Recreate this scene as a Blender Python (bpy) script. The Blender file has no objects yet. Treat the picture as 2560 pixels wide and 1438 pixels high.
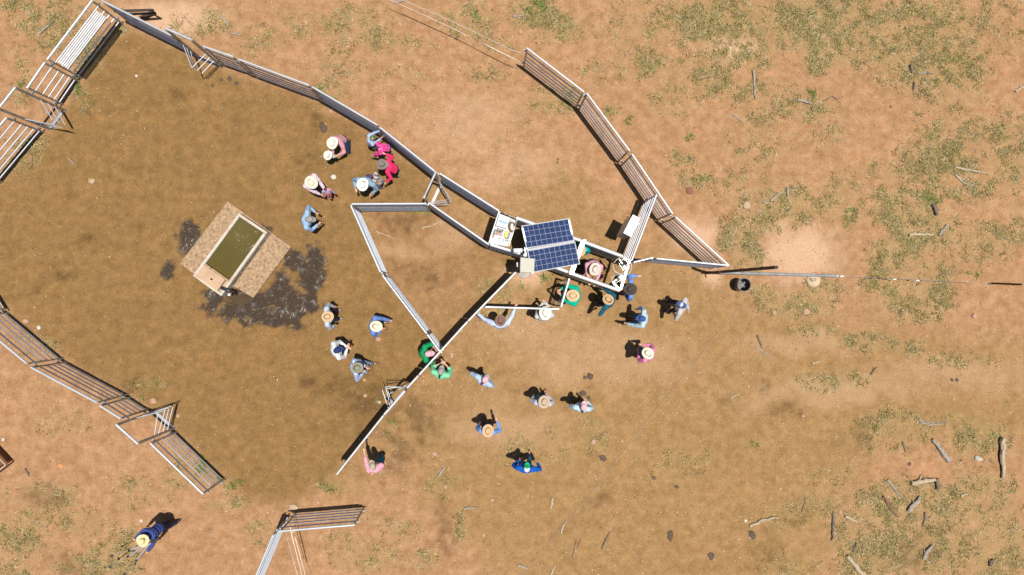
import bpy, bmesh, math, random
import numpy as np
from mathutils import Vector, Matrix, Quaternion
# ------------------------------------------------------------------ camera, sky, sun
S = bpy.context.scene
COL = S.collection
CAM_H = 22.5
FPX = 2560 * 24.0 / 36.0
NADIR = (1205.0, 748.0)
cam_d = bpy.data.cameras.new('camera'); cam_d.lens = 24.0; cam_d.sensor_width = 36.0
cam_d.clip_start = 0.5; cam_d.clip_end = 3000
cam = bpy.data.objects.new('camera', cam_d); COL.objects.link(cam)
_v = Vector((NADIR[0] - 1280, -(NADIR[1] - 719), -FPX)).normalized()
CAMQ = _v.rotation_difference(Vector((0, 0, -1)))
cam.location = (0, 0, CAM_H); cam.rotation_mode = 'QUATERNION'; cam.rotation_quaternion = CAMQ
S.camera = cam
SUN = Vector((0.118, -0.042, 1.0)).normalized()
world = bpy.data.worlds.new("World"); S.world = world; world.use_nodes = True
wn = world.node_tree; bg = wn.nodes['Background']
sky = wn.nodes.new('ShaderNodeTexSky'); sky.sky_type = 'NISHITA'; sky.sun_disc = False
sky.sun_elevation = math.asin(SUN.z); sky.sun_rotation = math.atan2(SUN.x, SUN.y)
wn.links.new(sky.outputs[0], bg.inputs[0]); bg.inputs[1].default_value = 0.052
sl = bpy.data.lights.new('sun', 'SUN'); sl.energy = 5.0; sl.angle = math.radians(0.53); sl.color = (1.0, 0.95, 0.87)
so = bpy.data.objects.new('sun', sl); COL.objects.link(so); so.location = (0, 0, 60)
so.rotation_mode = 'QUATERNION'; so.rotation_quaternion = Vector((0, 0, -1)).rotation_difference(-SUN)
S.view_settings.view_transform = 'Standard'; S.view_settings.look = 'None'
S.view_settings.exposure = 0.06; S.view_settings.gamma = 1.0
S.render.engine = 'CYCLES'
S.cycles.max_bounces = 6; S.cycles.diffuse_bounces = 1; S.cycles.use_denoising = True

def G(px, py, z=0.0):
    """the point at height z that the photograph shows at (px, py)"""
    d = CAMQ @ Vector((px - 1280, -(py - 719), -FPX))
    t = (z - CAM_H) / d.z
    return Vector((d.x * t, d.y * t, z))
_Ri = np.array(CAMQ.to_matrix().transposed())
def to_px(X, Y, Z=None):
    Z = np.zeros_like(X) if Z is None else Z
    P = np.stack([X, Y, Z - CAM_H], -1) @ _Ri.T
    return 1280 + P[..., 0] / -P[..., 2] * FPX, 719 - P[..., 1] / -P[..., 2] * FPX

RNG = np.random.default_rng(7); random.seed(7)
def vnoise(x, y, seed=0):
    r = np.random.default_rng(seed); T = r.random((256, 256))
    xi = np.floor(x).astype(int); yi = np.floor(y).astype(int); fx = x - xi; fy = y - yi
    fx = fx * fx * (3 - 2 * fx); fy = fy * fy * (3 - 2 * fy)
    a = T[xi % 256, yi % 256]; b = T[(xi + 1) % 256, yi % 256]; c = T[xi % 256, (yi + 1) % 256]; d = T[(xi + 1) % 256, (yi + 1) % 256]
    return (a * (1 - fx) + b * fx) * (1 - fy) + (c * (1 - fx) + d * fx) * fy
def fbm(x, y, seed=0, o=4):
    s = 0; a = .5; t = 0
    for k in range(o):
        s = s + a * vnoise(x * 2 ** k + 17.3 * k, y * 2 ** k - 9.1 * k, seed + k); t += a; a *= .55
    return s / t

# ------------------------------------------------------------------ materials
def nodes_of(m):
    m.use_nodes = True; nt = m.node_tree; return nt, nt.nodes['Principled BSDF']
def N(nt, t, **kw):
    n = nt.nodes.new(t)
    for k, v in kw.items():
        if hasattr(n, k): setattr(n, k, v)
        else: n.inputs[k].default_value = v
    return n
def ramp(nt, src, stops, interp='LINEAR'):
    r = nt.nodes.new('ShaderNodeValToRGB'); e = r.color_ramp.elements; r.color_ramp.interpolation = interp
    while len(e) < len(stops): e.new(.5)
    for i, (p, c) in enumerate(stops):
        e[i].position = p; e[i].color = (c, c, c, 1) if isinstance(c, (int, float)) else (*c, 1)
    nt.links.new(src, r.inputs[0]); return r.outputs[0]
def mixc(nt, f, a, b, mode='MIX'):
    m = nt.nodes.new('ShaderNodeMix'); m.data_type = 'RGBA'; m.blend_type = mode
    for s, v in ((0, f), (6, a), (7, b)):
        if isinstance(v, (int, float)): m.inputs[s].default_value = v
        elif isinstance(v, tuple): m.inputs[s].default_value = (*v, 1)
        else: nt.links.new(v, m.inputs[s])
    return m.outputs[2]
def noise(nt, scale, detail=4, coord='Object', rough=.55, vec=None):
    if vec is None: vec = N(nt, 'ShaderNodeTexCoord').outputs[coord]
    n = N(nt, 'ShaderNodeTexNoise'); n.inputs['Scale'].default_value = scale; n.inputs['Detail'].default_value = detail
    n.inputs['Roughness'].default_value = rough; nt.links.new(vec, n.inputs['Vector']); return n.outputs['Fac']
def bump(nt, bsdf, h, strength, dist):
    b = N(nt, 'ShaderNodeBump'); b.inputs['Strength'].default_value = strength; b.inputs['Distance'].default_value = dist
    nt.links.new(h, b.inputs['Height']); nt.links.new(b.outputs[0], bsdf.inputs['Normal'])
MATS = {}
def mat(name, col, rough=.6, metal=0.0, var=.15, scale=6, bmp=0.0, bscale=30, dirt=None, spec=None):
    if name in MATS: return MATS[name]
    m = bpy.data.materials.new(name); nt, b = nodes_of(m)
    f = noise(nt, scale)
    c = mixc(nt, ramp(nt, f, [(.3, 0.0), (.7, 1.0)]), tuple(v * (1 - var) for v in col), tuple(min(1, v * (1 + var)) for v in col))
    if dirt: c = mixc(nt, ramp(nt, noise(nt, dirt[1], 6), [(.52, 0.0), (.68, dirt[2])]), c, dirt[0])
    nt.links.new(c, b.inputs['Base Color']); b.inputs['Roughness'].default_value = rough; b.inputs['Metallic'].default_value = metal
    if spec is not None: b.inputs['Specular IOR Level'].default_value = spec
    if bmp: bump(nt, b, noise(nt, bscale), bmp, .01)
    MATS[name] = m; return m
def fabric(name, col, pattern=None, c2=None, c3=None):
    key = 'fabric_' + name
    if key in MATS: return MATS[key]
    m = bpy.data.materials.new(key); nt, b = nodes_of(m); co = N(nt, 'ShaderNodeTexCoord').outputs['Object']
    c = mixc(nt, ramp(nt, noise(nt, 9), [(.3, 0.0), (.7, 1.0)]), tuple(v * .86 for v in col), tuple(min(1, v * 1.1) for v in col))
    if pattern == 'plaid':
        for ax in (0, 1):
            w = N(nt, 'ShaderNodeTexWave', wave_type='BANDS', bands_direction='XZ'[ax]); w.inputs['Scale'].default_value = 7; w.inputs['Distortion'].default_value = .6
            nt.links.new(co, w.inputs['Vector'])
            c = mixc(nt, ramp(nt, w.outputs['Fac'], [(.6, 0.0), (.75, .7)]), c, c2 if ax == 0 else (c3 or c2))
    elif pattern == 'spots':
        v = N(nt, 'ShaderNodeTexVoronoi'); v.inputs['Scale'].default_value = 22; nt.links.new(co, v.inputs['Vector'])
        sp = N(nt, 'ShaderNodeSeparateColor'); nt.links.new(v.outputs['Color'], sp.inputs[0])
        c = mixc(nt, ramp(nt, sp.outputs[0], [(.45, 0.0), (.5, 1.0)]), c, c2)
        c = mixc(nt, ramp(nt, sp.outputs[1], [(.7, 0.0), (.75, 1.0)]), c, c3)
    elif pattern == 'stripe':
        w = N(nt, 'ShaderNodeTexWave', wave_type='BANDS', bands_direction='X'); w.inputs['Scale'].default_value = 9; nt.links.new(co, w.inputs['Vector'])
        c = mixc(nt, ramp(nt, w.outputs['Fac'], [(.6, 0.0), (.7, .6)]), c, c2)
    nt.links.new(c, b.inputs['Base Color']); b.inputs['Roughness'].default_value = .85; b.inputs['Specular IOR Level'].default_value = .15
    bump(nt, b, noise(nt, 16, 3), .7, .02); MATS[key] = m; return m

M_GALV = mat('galvanised_steel', (.58, .63, .70), .50, .5, .10, 3, dirt=((.42, .41, .38), 2.0, .4))
M_TOP = mat('sunlit_top_rail', (.62, .66, .70), .40, .4, .08, 3)  # lighter copy of the galvanised steel: sunlit look of top rails put into colour
M_GALV2 = mat('weathered_galvanised_steel', (.36, .375, .385), .5, .4, .2, 5, dirt=((.25, .2, .14), 3.0, .6))
M_ALU = mat('bright_aluminium_beam', (.68, .68, .68), .38, .4, .06, 3)
M_DARKST = mat('dark_steel_sheet', (.10, .12, .15), .5, .6, .2, 3)
M_BLACKST = mat('old_brown_black_steel', (.035, .028, .022), .6, .3, .3, 8, dirt=((.09, .045, .025), 3.0, .7))
M_RUST = mat('rusty_steel', (.16, .08, .04), .8, .3, .35, 12)
M_WHITE = mat('white_painted_steel', (.80, .80, .78), .4, 0, .04, 6)
M_CREAM = mat('cream_enclosure_plastic', (.46, .45, .37), .6, 0, .03, 4)
M_GREYBOX = mat('light_grey_enclosure', (.48, .52, .56), .5, .1, .05, 4)
M_BLACK = mat('black_rubber', (.02, .02, .022), .6, 0, .3, 10)
M_BLACKPL = mat('black_drum_plastic', (.03, .032, .035), .38, 0, .3, 6, dirt=((.16, .12, .08), 4, .35))
M_HOSE = mat('grey_hose', (.55, .56, .55), .4, 0, .1, 6)
M_SILVER = mat('silver_cylinder_metal', (.7, .7, .7), .28, .8, .08, 6)
M_YELLOW = mat('yellow_case', (.85, .62, .03), .45, 0, .08, 20)
M_RED = mat('red_plastic', (.6, .05, .04), .5)
M_BROWNCOIL = mat('brown_coiled_cable', (.22, .13, .08), .6, 0, .3, 30)
M_BLUEGREY = mat('blue_grey_label', (.25, .36, .48), .5, 0, .1, 60)
M_CONC = mat('weathered_concrete', (.38, .255, .150), .9, 0, .3, 9, .9, 40, dirt=((.14, .085, .045), 11, .85))
M_CONCW = mat('pale_trough_concrete', (.52, .47, .40), .8, 0, .1, 5, .3, 40, dirt=((.46, .32, .2), 3, .8))
M_LID = mat('buff_concrete_lid', (.50, .34, .22), .85, 0, .08, 4, .2, 30, dirt=((.40, .25, .15), 3, .6))
M_INK = mat('faded_black_lettering', (.08, .08, .1), .8)
M_SKIN = mat('skin', (.60, .34, .24), .55, 0, .08, 14)
M_EYE = mat('eye_dark', (.05, .035, .03), .3)
M_LEATHER = mat('brown_leather', (.13, .07, .04), .5, 0, .25, 12)
M_WIRE = mat('fence_wire', (.62, .6, .55), .45, .5, .1, 3)

# ------------------------------------------------------------------ object helpers
def tag(o, label=None, cat=None, group=None, kind=None):
    if label: o['label'] = label
    if cat: o['category'] = cat
    if group: o['group'] = group
    if kind: o['kind'] = kind
    return o
def thing(name, loc, label, cat, group=None):
    o = bpy.data.objects.new(name, None); COL.objects.link(o); o.location = loc; o.empty_display_size = .2
    return tag(o, label, cat, group)
def smooth(me): me.polygons.foreach_set('use_smooth', np.ones(len(me.polygons), dtype=bool))
def put(name, me, m, parent=None, loc=(0, 0, 0)):
    o = bpy.data.objects.new(name, me); COL.objects.link(o); o.location = loc
    if m is not None: me.materials.append(m)
    if parent is not None: o.parent = parent
    return o
def wbase(o):
    p = Vector((0, 0, 0))
    while o is not None: p += o.location; o = o.parent
    return p
class MB:
    """collects boxes, bars and tubes in world coordinates, then links them as ONE mesh object"""
    def __init__(s): s.v = []; s.f = []
    def add(s, vs, fs):
        n = len(s.v); s.v += [tuple(v) for v in vs]; s.f += [tuple(i + n for i in f) for f in fs]; return s
    def bar(s, a, b, w, h=None, seg=10, w2=None, h2=None, square=False):
        a = Vector(a); b = Vector(b); h = w if h is None else h; w2 = w if w2 is None else w2; h2 = (h if w2 == w else h * w2 / w) if h2 is None else h2
        d = (b - a).normalized()
        side = d.cross(Vector((0, 0, 1)))
        side = Vector((1, 0, 0)) if side.length < 1e-3 else side.normalized()
        up = side.cross(d).normalized()
        if square: ang = [(1, 1), (-1, 1), (-1, -1), (1, -1)]
        else: ang = [(math.cos(2 * math.pi * k / seg), math.sin(2 * math.pi * k / seg)) for k in range(seg)]
        n = len(ang); vs = [a + side * (c * w / 2) + up * (q * h / 2) for c, q in ang] + [b + side * (c * w2 / 2) + up * (q * h2 / 2) for c, q in ang]
        fs = [(k, (k + 1) % n, n + (k + 1) % n, n + k) for k in range(n)] + [tuple(range(n))[::-1], tuple(range(n, 2 * n))]
        return s.add(vs, fs)
    def tube(s, pts, r, seg=8, r2=None):
        pts = [Vector(p) for p in pts]; n = len(pts); vs = []; fs = []
        for i, p in enumerate(pts):
            d = (pts[min(i + 1, n - 1)] - pts[max(i - 1, 0)]).normalized()
            side = d.cross(Vector((0, 0, 1))); side = Vector((1, 0, 0)) if side.length < 1e-2 else side.normalized(); up = side.cross(d)
            rr = (r[i] if isinstance(r, (list, tuple)) else (r if r2 is None else r + (r2 - r) * i / (n - 1)))
            vs += [p + side * (math.cos(2 * math.pi * k / seg) * rr) + up * (math.sin(2 * math.pi * k / seg) * rr) for k in range(seg)]
        for i in range(n - 1):
            for k in range(seg): fs.append((i * seg + k, i * seg + (k + 1) % seg, (i + 1) * seg + (k + 1) % seg, (i + 1) * seg + k))
        fs += [tuple(range(seg))[::-1], tuple(range((n - 1) * seg, n * seg))]
        return s.add(vs, fs)
    def quadbox(s, c4, z0, z1):
        """a slab over four (x, y) corners"""
        n = len(c4); vs = [(p[0], p[1], z0) for p in c4] + [(p[0], p[1], z1) for p in c4]
        return s.add(vs, [tuple(range(n))[::-1], tuple(range(n, 2 * n))] + [(k, (k + 1) % n, n + (k + 1) % n, n + k) for k in range(n)])
    def box(s, c, sx, sy, sz, ang=0):
        ca, sa = math.cos(ang), math.sin(ang)
        q = [(c[0] + x * ca - y * sa, c[1] + x * sa + y * ca) for x, y in ((-sx / 2, -sy / 2), (sx / 2, -sy / 2), (sx / 2, sy / 2), (-sx / 2, sy / 2))]
        return s.quadbox(q, c[2] - sz / 2, c[2] + sz / 2)
    def lathe(s, c, prof, seg=20, ang=0, sx=1, sy=1):
        vs = []; fs = []; n = len(prof)
        for r, z in prof:
            vs += [(c[0] + r * sx * math.cos(2 * math.pi * k / seg), c[1] + r * sy * math.sin(2 * math.pi * k / seg), c[2] + z) for k in range(seg)]
        for i in range(n - 1):
            for k in range(seg): fs.append((i * seg + k, i * seg + (k + 1) % seg, (i + 1) * seg + (k + 1) % seg, (i + 1) * seg + k))
        fs += [tuple(range(seg))[::-1], tuple(range((n - 1) * seg, n * seg))]
        return s.add(vs, fs)
    def build(s, name, m, parent=None, sm=True, loc=None, bevel=0):
        b = wbase(parent) if parent is not None else Vector(loc or (0, 0, 0))
        me = bpy.data.meshes.new(name); me.from_pydata([(v[0] - b.x, v[1] - b.y, v[2] - b.z) for v in s.v], [], s.f); me.update()
        o = put(name, me, m, parent, (0, 0, 0) if parent is not None else b)
        if sm:
            smooth(me)
            if hasattr(me, 'set_sharp_from_angle'): me.set_sharp_from_angle(angle=math.radians(50))
        if bevel:
            q = o.modifiers.new('bevel', 'BEVEL'); q.width = bevel; q.segments = 2; q.limit_method = 'ANGLE'
        return o
def mesh_np(name, V, F, m, smooth_=False):
    me = bpy.data.meshes.new(name); V = np.asarray(V, dtype=np.float32); F = np.asarray(F, dtype=np.int32); k = F.shape[1]
    me.vertices.add(len(V)); me.vertices.foreach_set('co', V.ravel())
    me.loops.add(F.size); me.loops.foreach_set('vertex_index', F.ravel())
    me.polygons.add(len(F)); me.polygons.foreach_set('loop_start', np.arange(0, F.size, k, dtype=np.int32)); me.polygons.foreach_set('loop_total', np.full(len(F), k, dtype=np.int32))
    if smooth_: me.polygons.foreach_set('use_smooth', np.ones(len(F), dtype=bool))
    me.update(calc_edges=True); me.validate()
    return put(name, me, m)

# ------------------------------------------------------------------ ground
def poly_sd(X, Y, poly):
    """signed distance in pixels, positive inside"""
    P = np.array(poly, float); n = len(P); d = np.full(X.shape, 1e9); ins = np.zeros(X.shape, bool)
    for i in range(n):
        a = P[i]; b = P[(i + 1) % n]; e = b - a; wx = X - a[0]; wy = Y - a[1]
        t = np.clip((wx * e[0] + wy * e[1]) / (e @ e), 0, 1); d = np.minimum(d, np.hypot(wx - e[0] * t, wy - e[1] * t))
        c = ((a[1] <= Y) & (b[1] > Y)) | ((b[1] <= Y) & (a[1] > Y))
        xs = a[0] + (Y - a[1]) / (e[1] if e[1] else 1e-9) * e[0]; ins ^= c & (X < xs)
    return np.where(ins, d, -d)
def sst(a, b, x):
    t = np.clip((x - a) / (b - a), 0, 1); return t * t * (3 - 2 * t)
PEN = [(-400, 560), (0, 462), (104, 345), (205, 208), (305, 66), (450, 110), (560, 170), (780, 240), (950, 342), (1082, 440), (1075, 512), (1220, 612), (1300, 640), (1285, 690),
       (1095, 885), (960, 1038), (848, 1187), (760, 1250), (600, 1262), (560, 1198), (380, 1020), (165, 900), (20, 782), (-400, 700)]
TANP = [(1090, 440), (1240, 530), (1440, 450), (1560, 610), (1760, 690), (1880, 790), (2250, 850), (2640, 880), (2640, 1100), (2250, 1090), (2100, 1200), (2050, 1500), (1300, 1500), (1150, 1300), (1000, 1100),
        (860, 1200), (960, 1040), (1290, 690), (1100, 480)]
MIDP = [(885, 515), (1070, 515), (1220, 612), (1290, 680), (1110, 880), (965, 690)]
WET = [(700, 720, 34, 40), (640, 745, 80, 34), (600, 775, 85, 34), (660, 785, 85, 34), (720, 765, 70, 40), (770, 700, 42, 62), (785, 650, 26, 36), (745, 760, 60, 40), (470, 590, 34, 38), (425, 672, 18, 30), (655, 575, 30, 16), (530, 745, 38, 18), (700, 810, 60, 16), (740, 660, 40, 30), (680, 745, 70, 36)]
DARKS = [(775, 400, 28, 22), (807, 318, 10, 12), (905, 1000, 75, 62), (800, 960, 40, 30), (222, 600, 26, 16), (100, 720, 22, 18), (1060, 700, 12, 10), (440, 245, 20, 14), (330, 970, 45, 20),
         (1050, 690, 60, 34), (990, 560, 55, 25), (1830, 1010, 26, 14), (1980, 1030, 42, 16), (2150, 1090, 30, 28), (1990, 1280, 26, 20), (1930, 1390, 34, 34), (1500, 1250, 26, 20), (1000, 1110, 40, 90), (1110, 1330, 22, 70), (1050, 1060, 40, 60), (2290, 1380, 60, 40), (620, 760, 60, 20),
         (150, 690, 30, 14), (1905, 960, 20, 16), (180, 1410, 40, 24), (120, 1240, 50, 30), (1320, 740, 12, 10), (800, 300, 20, 30)]
PALE = [(2000, 640, 85, 62), (430, 45, 110, 34), (1745, 590, 55, 45), (1310, 680, 45, 25), (1780, 695, 22, 16), (1830, 120, 50, 30)]
PALE2 = [(1330, 810, 110, 70), (1000, 630, 40, 20), (1120, 610, 60, 24), (2000, 870, 120, 24), (2380, 940, 190, 32), (2100, 985, 240, 30), (1500, 900, 200, 60), (1250, 1080, 120, 60), (1180, 300, 120, 60), (1300, 420, 120, 40)]
def blobs(px, py, L, soft=.35, wob=0):
    m = np.zeros(px.shape)
    for i, (x, y, a, b) in enumerate(L):
        q = np.hypot((px - x) / a, (py - y) / b); m = np.maximum(m, 1 - sst(1 - soft, 1 + soft, q + wob))
    return m
GRASSZ = [  # x, y, rx, ry, density of dry grass
    (1620, 60, 120, 70, .5), (1820, 60, 160, 90, .95), (2080, 60, 220, 90, 1.0), (2300, 90, 200, 120, .9), (2500, 60, 90, 90, .3), (1600, 150, 90, 60, .5), (1850, 120, 110, 60, .9), (2060, 120, 90, 70, .9),
    (1750, 190, 130, 60, .55), (2150, 100, 80, 90, .8), (2330, 160, 160, 90, .9), (2400, 240, 90, 40, .6), (1680, 240, 80, 60, .45), (1880, 230, 110, 40, .45), (2010, 270, 90, 40, .7), (1900, 330, 90, 60, .35), (2080, 340, 60, 40, .4), (1890, 390, 60, 30, .45),
    (2400, 340, 150, 70, .5), (2350, 400, 120, 70, .8), (2520, 380, 60, 120, .8), (2420, 450, 110, 60, .6), (1860, 470, 80, 50, .5), (1960, 520, 120, 60, .8), (2100, 500, 60, 70, .6), (2230, 420, 90, 40, .3), (2270, 520, 110, 70, .9), (2310, 580, 110, 70, 1.0), (2250, 640, 90, 60, .95), (2330, 690, 90, 50, .7),
    (1850, 590, 60, 60, .8), (1870, 640, 50, 40, .8), (1920, 560, 60, 40, .7), (2470, 600, 90, 50, .7), (2440, 640, 60, 30, .5), (2560, 560, 40, 60, .7), (2290, 750, 110, 60, .85), (2200, 700, 60, 40, .5), (1990, 760, 110, 50, .8), (2050, 720, 60, 30, .5), (1900, 730, 60, 30, .6), (2040, 830, 90, 20, .3), (2150, 850, 60, 20, .6), (2260, 870, 80, 20, .5),
    (2080, 960, 140, 24, .5), (2190, 860, 70, 30, .4), (2400, 900, 120, 22, .4), (2240, 1080, 120, 60, .5), (2450, 1100, 90, 60, .8), (2400, 1060, 60, 30, .4), (2280, 1260, 180, 70, .9), (2440, 1250, 140, 90, .7), (2300, 1370, 220, 80, 1.0), (2500, 1370, 100, 100, 1.0), (2120, 1330, 60, 60, .6), (2050, 1250, 60, 40, .5), (2180, 1410, 90, 50, .8), (1980, 1420, 90, 40, .5), (1960, 1290, 60, 40, .3), (2090, 1180, 60, 40, .2),
    (1490, 1090, 50, 50, .5), (1340, 1130, 120, 60, .25), (1700, 1170, 150, 60, .12), (940, 1010, 20, 20, .2), (1100, 1210, 40, 30, .5), (1150, 1320, 16, 60, .7), (940, 1400, 60, 40, .6), (1060, 1400, 50, 30, .6), (1000, 1330, 60, 40, .3),
    (120, 1240, 110, 50, .6), (60, 1330, 90, 60, .7), (200, 1300, 70, 40, .6), (330, 1230, 60, 60, .35), (300, 1350, 80, 50, .5), (250, 1410, 120, 40, .7), (40, 1420, 60, 40, .5), (420, 1220, 30, 30, .3), (560, 1260, 60, 20, .8), (830, 1210, 40, 16, .8), (650, 1330, 50, 40, .4), (860, 1380, 60, 60, .4), (900, 1290, 60, 30, .5),
    (120, 60, 110, 40, .7), (180, 20, 60, 40, .5), (60, 190, 40, 90, .35), (120, 110, 60, 40, .5), (40, 10, 60, 30, .7), (520, 60, 110, 40, .4), (640, 90, 60, 40, .4), (750, 60, 80, 40, .35), (880, 60, 110, 60, .6), (960, 110, 120, 30, .5), (1170, 60, 80, 40, .6), (1350, 40, 80, 40, .9), (1400, 80, 90, 40, .7), (1230, 110, 60, 24, .4), (860, 160, 50, 50, .5), (830, 220, 50, 40, .5), (600, 130, 60, 20, .3), (1010, 190, 80, 30, .2), (1210, 180, 60, 30, .3),
    (1380, 250, 80, 40, .6), (1480, 180, 40, 30, .2), (1250, 790, 60, 40, .45), (1240, 720, 60, 30, .4), (1000, 540, 40, 10, .2), (210, 230, 30, 60, .5), (230, 130, 40, 60, .8), (50, 400, 60, 60, .5), (90, 360, 40, 30, .6), (300, 80, 30, 14, .8),
    (1180, 30, 60, 30, .6), (470, 1180, 70, 40, .5), (160, 1060, 90, 40, .15), (370, 960, 50, 20, .5), (280, 1000, 60, 20, .3), (90, 860, 60, 30, .25), (1530, 270, 30, 20, .3), (1700, 400, 40, 20, .4), (1740, 440, 50, 40, .5)]
GREENZ = [  # bright green tufts
    (385, 22, 0, 0, 0), (118, 55, 16, 12, 1), (130, 15, 12, 8, .5), (1345, 20, 26, 26, .8), (1190, 40, 20, 14, .5), (1510, 275, 10, 10, 1), (1570, 305, 10, 9, .8), (1316, 308, 14, 14, 1), (1265, 345, 9, 8, .8), (1246, 355, 7, 7, .8), (1398, 400, 12, 10, 1), (1423, 437, 12, 12, 1), (1407, 457, 5, 5, .8), (1290, 330, 6, 5, .6),
    (1715, 342, 16, 14, 1), (1682, 405, 12, 24, 1), (1765, 445, 16, 16, 1), (1740, 440, 24, 10, .5), (1828, 437, 10, 8, .7), (1792, 395, 6, 5, .6), (955, 1080, 22, 26, 1), (975, 1060, 16, 20, .6), (1112, 1240, 10, 12, .8), (1150, 1300, 9, 14, .6), (575, 1225, 22, 14, 1), (600, 1215, 18, 12, .9), (545, 1190, 12, 16, .8), (520, 1160, 20, 26, .7), (830, 1215, 20, 12, .8), (720, 1270, 8, 6, .6), (1060, 540, 20, 8, .8), (1045, 535, 14, 6, .7),
    (1360, 690, 22, 12, .8), (1300, 712, 12, 8, .8), (1250, 760, 12, 14, .6), (800, 215, 16, 8, .8), (835, 245, 9, 9, .6), (355, 990, 14, 9, .8), (205, 215, 14, 20, .8), (225, 150, 16, 22, .7), (1710, 1105, 1, 1, 0), (1880, 1105, 22, 10, .7), (2060, 690, 8, 8, .5), (2440, 690, 20, 16, .7), (2490, 310, 24, 18, .7), (2120, 540, 16, 16, .6), (2030, 230, 12, 14, .6), (2290, 280, 10, 10, .6), (2345, 1250, 10, 5, 1), (2330, 490, 26, 30, .5), (1990, 1010, 0, 0, 0), (1650, 985, 0, 0, 0), (180, 200, 12, 10, .6), (60, 205, 14, 8, .5), (1753, 700, 10, 7, .5)]
def zone(px, py, L):
    m = np.zeros(px.shape)
    for x, y, a, b, d in L:
        if a: m = np.maximum(m, d * (1 - sst(.45, 1.15, np.hypot((px - x) / a, (py - y) / b))))
    return m
def ground_z(X, Y):
    return (fbm(X * 1.3, Y * 1.3, 40, 3) - .5) * .03 + (fbm(X * 7, Y * 7, 50, 2) - .5) * .014
def clump(X, Y, s=1.7, sd=90, lo=.46, hi=.6): return sst(lo, hi, fbm(X * s, Y * s, sd, 4))
def build_ground():
    ax = np.concatenate([[-900, -500, -250, -120, -60, -35], np.linspace(-24, 24, 641), [35, 60, 120, 250, 500, 900]])
    ay = np.concatenate([[-900, -500, -250, -120, -60, -30], np.linspace(-15, 15, 421), [30, 60, 120, 250, 500, 900]])
    X, Y = np.meshgrid(ax, ay); px, py = to_px(X, Y)
    near = (np.abs(X) < 25) & (np.abs(Y) < 16)
    w1 = (fbm(X * .8, Y * .8, 1) - .5) * 110; w2 = (fbm(X * .8, Y * .8, 11) - .5) * 110
    f1 = (fbm(X * 4, Y * 4, 5) - .5) * 1.6
    pen = sst(-26, 30, poly_sd(px + w1 * .35, py + w2 * .35, PEN)); pen *= 1 - .45 * sst(10, -10, -poly_sd(px + w1 * .3, py + w2 * .3, MIDP))
    tan = sst(-90, 60, poly_sd(px + w1, py + w2, TANP)); tan = np.maximum(tan, 0)
    wet = blobs(px + w1 * .28, py + w2 * .28, WET, .55, f1)
    wet = np.where((fbm(X * 6, Y * 6, 77) > .66) & (wet < .9), wet * .3, wet)
    dark = blobs(px + w1 * .4, py + w2 * .4, DARKS, .7, f1 * 1.1) * (.35 + .65 * clump(X, Y, 4.5, 55, .4, .6)); pale = np.maximum(blobs(px + w1 * .5, py + w2 * .5, PALE, .6, f1 * .5) * .9, blobs(px + w1, py + w2, PALE2, .8, f1 * .3) * .3)
    grs = zone(px + w1 * .3, py + w2 * .3, GRASSZ)
    Z = np.where(near, ground_z(X, Y), 0) - wet * .012 * near
    ny, nx = X.shape; idx = np.arange(nx * ny).reshape(ny, nx)
    F = np.stack([idx[:-1, :-1], idx[:-1, 1:], idx[1:, 1:], idx[1:, :-1]], -1).reshape(-1, 4)
    o = mesh_np('ground', np.stack([X, Y, Z], -1).reshape(-1, 3), F, None, True)
    for nm, ch in (('soil_a', (pen, tan, wet)), ('soil_b', (dark, pale, grs))):
        at = o.data.color_attributes.new(nm, 'FLOAT_COLOR', 'POINT')
        at.data.foreach_set('color', np.stack([*ch, np.ones_like(pen)], -1).astype(np.float32).ravel())
    m = bpy.data.materials.new('outback_soil'); nt, b = nodes_of(m); L = nt.links
    A = N(nt, 'ShaderNodeAttribute'); A.attribute_name = 'soil_a'; B = N(nt, 'ShaderNodeAttribute'); B.attribute_name = 'soil_b'
    sa = N(nt, 'ShaderNodeSeparateColor'); sb = N(nt, 'ShaderNodeSeparateColor'); L.new(A.outputs['Color'], sa.inputs[0]); L.new(B.outputs['Color'], sb.inputs[0])
    co = N(nt, 'ShaderNodeTexCoord').outputs['Object']
    n1 = noise(nt, .5, 5, vec=co); n2 = noise(nt, 3.2, 6, vec=co, rough=.65); n3 = noise(nt, 22, 5, vec=co, rough=.7); n4 = noise(nt, 90, 3, vec=co, rough=.7)
    red = mixc(nt, ramp(nt, n2, [(.32, 0.0), (.68, 1.0)]), (.335, .172, .080), (.500, .295, .162))
    tanc = mixc(nt, ramp(nt, n2, [(.3, 0.0), (.7, 1.0)]), (.270, .154, .058), (.410, .252, .112))
    penc = mixc(nt, ramp(nt, n2, [(.3, 0.0), (.7, 1.0)]), (.195, .110, .036), (.325, .190, .071))
    c = mixc(nt, sa.outputs[1], red, tanc); c = mixc(nt, sa.outputs[0], c, penc)
    c = mixc(nt, ramp(nt, n1, [(.35, .30), (.65, 0.0)]), c, mixc(nt, 1.0, c, (.82, .80, .78), 'MULTIPLY'))
    n5 = noise(nt, 1.3, 5, vec=co, rough=.7)
    c = mixc(nt, ramp(nt, n5, [(.40, .55), (.52, 0.0)]), c, mixc(nt, 1.0, c, (.85, .85, .78), 'MULTIPLY'))
    c = mixc(nt, ramp(nt, n5, [(.54, 0.0), (.66, .5)]), c, mixc(nt, 1.0, c, (1.16, 1.06, 1.02), 'MULTIPLY'))
    mp = N(nt, 'ShaderNodeMapping'); mp.inputs['Scale'].default_value = (1.6, 5.5, 1); mp.inputs['Rotation'].default_value = (0, 0, .5); L.new(co, mp.inputs['Vector'])
    sc_ = noise(nt, 1.0, 4, vec=mp.outputs[0], rough=.6)
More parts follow.
